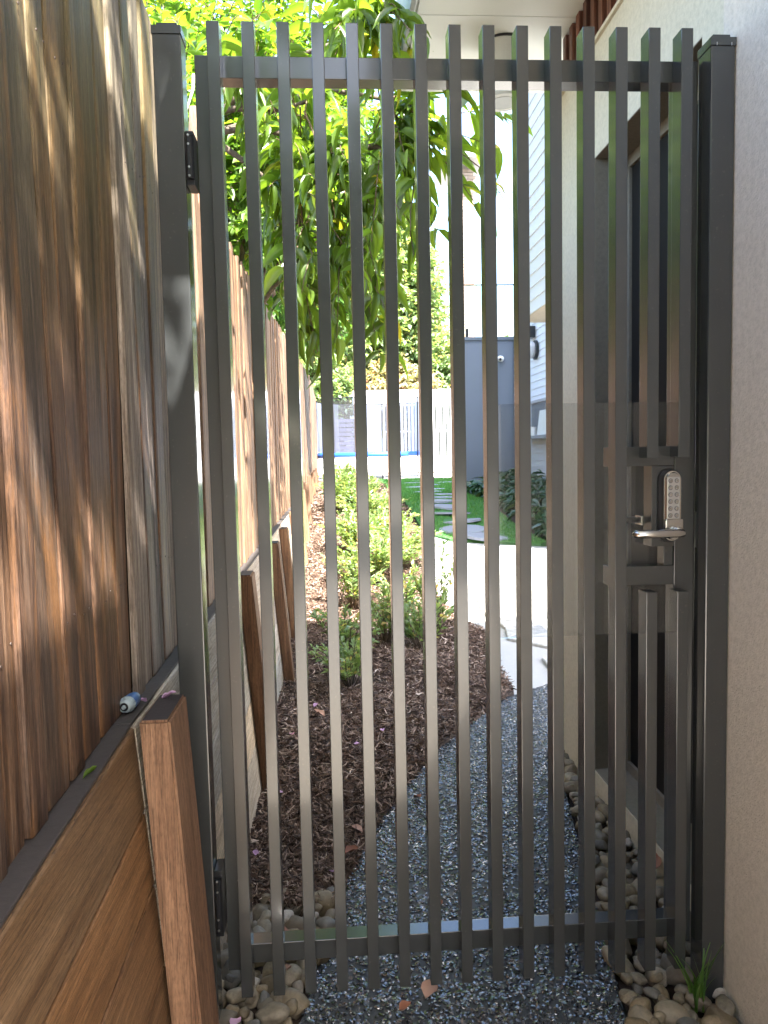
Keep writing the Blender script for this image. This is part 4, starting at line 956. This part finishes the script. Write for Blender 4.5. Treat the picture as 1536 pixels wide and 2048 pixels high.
SH = [((.30, 3.55), 1, .9, 'low dark shrub in the shaded mulch nearest the timber posts'), ((.33, 2.75), 1, .8, 'small leafy shrub standing closest in the shaded mulch'),
      ((.62, 3.75), 0, .85, 'bushy shrub straddling the shade line in the middle of the bed'), ((.86, 3.55), 1, 1.0, 'dark spreading shrub by the middle of the path edge'),
      ((1.02, 3.95), 2, 1.05, 'open shrub with tall thin shoots beside the patio'), ((.80, 4.5), 0, .9, 'sunlit upright shrub just past the shade line'),
      ((.42, 4.9), 0, 1.0, 'leafy sunlit shrub near the timber posts'), ((.62, 5.7), 3, 1.0, 'wide pale green shrub in the sun'),
      ((.95, 6.3), 3, 1.0, 'rounded sunlit shrub beside the pale paving'), ((.55, 7.0), 3, 1.05, 'dense bright shrub in mid bed'),
      ((.95, 7.6), 3, .9, 'bright shrub at the corner of the lawn'), ((.70, 8.6), 3, 1.1, 'dense shrub left of the first stepping stones'),
      ((.95, 9.2), 3, .85, 'bushy shrub edging the lawn'), ((.45, 10.2), 3, 1.1, 'light green shrub deep in the bed'),
      ((.8, 11.3), 3, .85, 'thick shrub next to the far stepping stones'), ((.4, 12.8), 3, 1.0, 'pale shrub below the far fence posts'),
      ((.7, 14.2), 3, .9, 'large pale shrub in front of the trampoline legs'), ((.5, 16.2), 3, 1.2, 'far shrub against the timber wall'), ((.75, 17.6), 3, .9, 'last shrub at the end of the bed')]
rs = random.Random(8)
for (p, kind_, s_, lb) in SH:
    t = thing('shrub', lb, 'shrub', (p[0], p[1], gz(p[1])), 'young shrubs in the mulch bed')
    ro = (0, 0, rs.uniform(0, 6.3))
    for nm, me in zip(('stems', 'leaf_mass'), SD_[kind_]):
        o = link(nm, me, None, t, (p[0], p[1], gz(p[1])), ro, kind='stuff'); o.scale = (s_,)*3
# broad dark plants along the house
rh = random.Random(77); Pn, An, Bn, Cn, Sn = [], [], [], [], []
for k in range(520):
    y_ = rh.uniform(7.3, 13.3); x_ = rh.uniform(2.86+max(0, 8-y_)*.2, 3.88); h_ = rh.uniform(.12, .50)*(.55+.45*(x_-2.86))
    for j in range(7):
        a = rh.uniform(0, 6.3); Pn.append((x_, y_, gz(y_)+h_*rh.uniform(.5, 1))); An.append(a); Bn.append(rh.uniform(-.2, .9)); Cn.append(rh.uniform(-.5, .5)); L = rh.uniform(.12, .24); Sn.append((L, L*.5, L))
tag(link('ground_cover_plants', scatter_mesh('ground_cover_plants', BROAD, np.array(Pn), rots(np.array(An), np.array(Bn), np.array(Cn)), np.array(Sn), True), M_LEAF_DARK),
    'bed of broad glossy dark leaves along the weatherboard wall', 'plants', kind='stuff')
# grass tuft at the right post
gt = thing('grass_tuft', 'small green grass tuft growing from pebbles beside the right gate post', 'grass', (1.125, -.04, 0))
rg = random.Random(5)
for k in range(22):
    a = rg.uniform(0, 6.3); L = rg.uniform(.10, .22); ln = rg.uniform(.15, .6); V, F = [], []
    for i in range(6):
        t_ = i/5; w_ = .003*(1-t_**2)+.0003; cx = math.cos(a)*L*ln*t_**1.8; cy_ = math.sin(a)*L*ln*t_**1.8*.6; z = L*t_*(1-.15*t_)
        V += [(cx-w_*math.sin(a), cy_+w_*math.cos(a), z), (cx+w_*math.sin(a), cy_-w_*math.cos(a), z)]
    for i in range(5): F.append((2*i, 2*i+1, 2*i+3, 2*i+2))
    link('blade', arr_mesh('blade', V, F, True), M_LEAF_MID, gt, (1.125+rg.uniform(-.012, .012), -.04+rg.uniform(-.012, .012), .0))

# petals and fallen leaves
def crumple(seed, nl=5, fold=.6, droop=-.3):
    V, F = leaf_geo(nl, fold, droop, .7); r_ = random.Random(seed); V = V+np.array([[0, 0, r_.uniform(-.09, .09)] for _ in V]); return arr_mesh('fallen_leaf', V, F, True)
def litter(name, lb, cat, p, L, W, mat, seed, rz, group):
    o = link(name, crumple(seed), mat, None, p, (rs.uniform(-.2, .2), rs.uniform(-.2, .2), rz)); o.scale = (L, W, L); tag(o, lb, cat, group); return o
PG, LG = 'pink petals scattered about', 'dry leaves lying on the ground'
for i, (lb, p, L, W) in enumerate([
    ('large pink petal on the mulch beside the path edge', (.215, .64, .03), .034, .035), ('small pink petal on the mulch near the left steel post', (-.045, .77, .03), .022, .022),
    ('pale pink petal in the upper mulch by the timber post', (.02, 1.25, .035), .026, .026), ('pink petal flat on the dark end grain of the timber post', (-.120, -.172, .889), .030, .007),
    ('pink petal tucked beside the blue hose fitting', (-.160, -.135, .872), .022, .016), ('bunch of mauve petal at the foot of the timber post', (-.02, -.05, .045), .032, .03),
    ('mauve petal on the pebbles in the bottom left corner', (.005, -.085, .045), .026, .026), ('pink petal in the middle of the shaded mulch', (.35, 1.75, .03), .03, .028), ('magenta petal among bark beside the slats', (.47, 1.9, .03), .026, .026), ('pink petal near the foot of the closest shaded shrub', (.12, 2.3, .035), .03, .028), ('pink petal beside the mulch border further along the path', (.80, 2.35, .03), .03, .028), ('pink petal between the nearest post and the shrub', (.02, 1.9, .035), .028, .026)]):
    litter('petal', lb, 'petal', p, L, W, M_PETAL, 60+i, rs.uniform(0, 6), PG)
o = bpy.data.objects['petal.003']; o.rotation_euler = (0, 0, .25)
for i, (lb, p, L, W, m) in enumerate([
    ('curled pinkish dry leaf on the path below the gate slats', (.455, .045, .014), .052, .045, M_DRYPINK), ('reddish brown leaf beside the curled one on the path', (.385, .015, .010), .034, .026, M_DRYLEAF),
    ('rust leaf on the pebbles left of the path', (.10, .30, .05), .05, .04, M_DRYLEAF), ('pale brown leaf on pebbles behind the second slat', (.07, .12, .05), .045, .04, M_DRYPINK),
    ('dry leaf where the mulch meets the path', (.33, .92, .02), .045, .03, M_DRYPINK), ('brown leaf on the upper path near the mulch', (.55, 1.20, .01), .04, .03, M_DRYLEAF),
    ('small red leaf on the path near the middle slats', (.66, .78, .01), .026, .018, M_DRYLEAF), ('tiny red leaf on the path further down', (.55, .45, .01), .018, .014, M_DRYLEAF),
    ('orange brown leaf at the mulch edge lower down', (.26, .75, .03), .05, .04, M_DRYLEAF), ('brown leaf by the wall base pebbles', (1.24, .50, .05), .07, .05, M_DRYLEAF), ('dry grey leaf in the shaded mulch', (.18, 2.15, .03), .07, .035, M_DRYPINK)]):
    litter('fallen_leaf', lb, 'leaf', p, L, W, m, 80+i, rs.uniform(0, 6), LG)
for lb, p, rz in (('yellow green scrap of leaf on the dark ledge', (-.182, -.50, .8575), .9), ):
    o = litter('leaf_scrap', lb, 'leaf', p, .028, .008, M_LEAF_LIME, 99, rz, LG)
print('objects', len(bpy.data.objects), 'tris', sum(len(o.data.polygons)*2 for o in bpy.data.objects if o.type == 'MESH'))
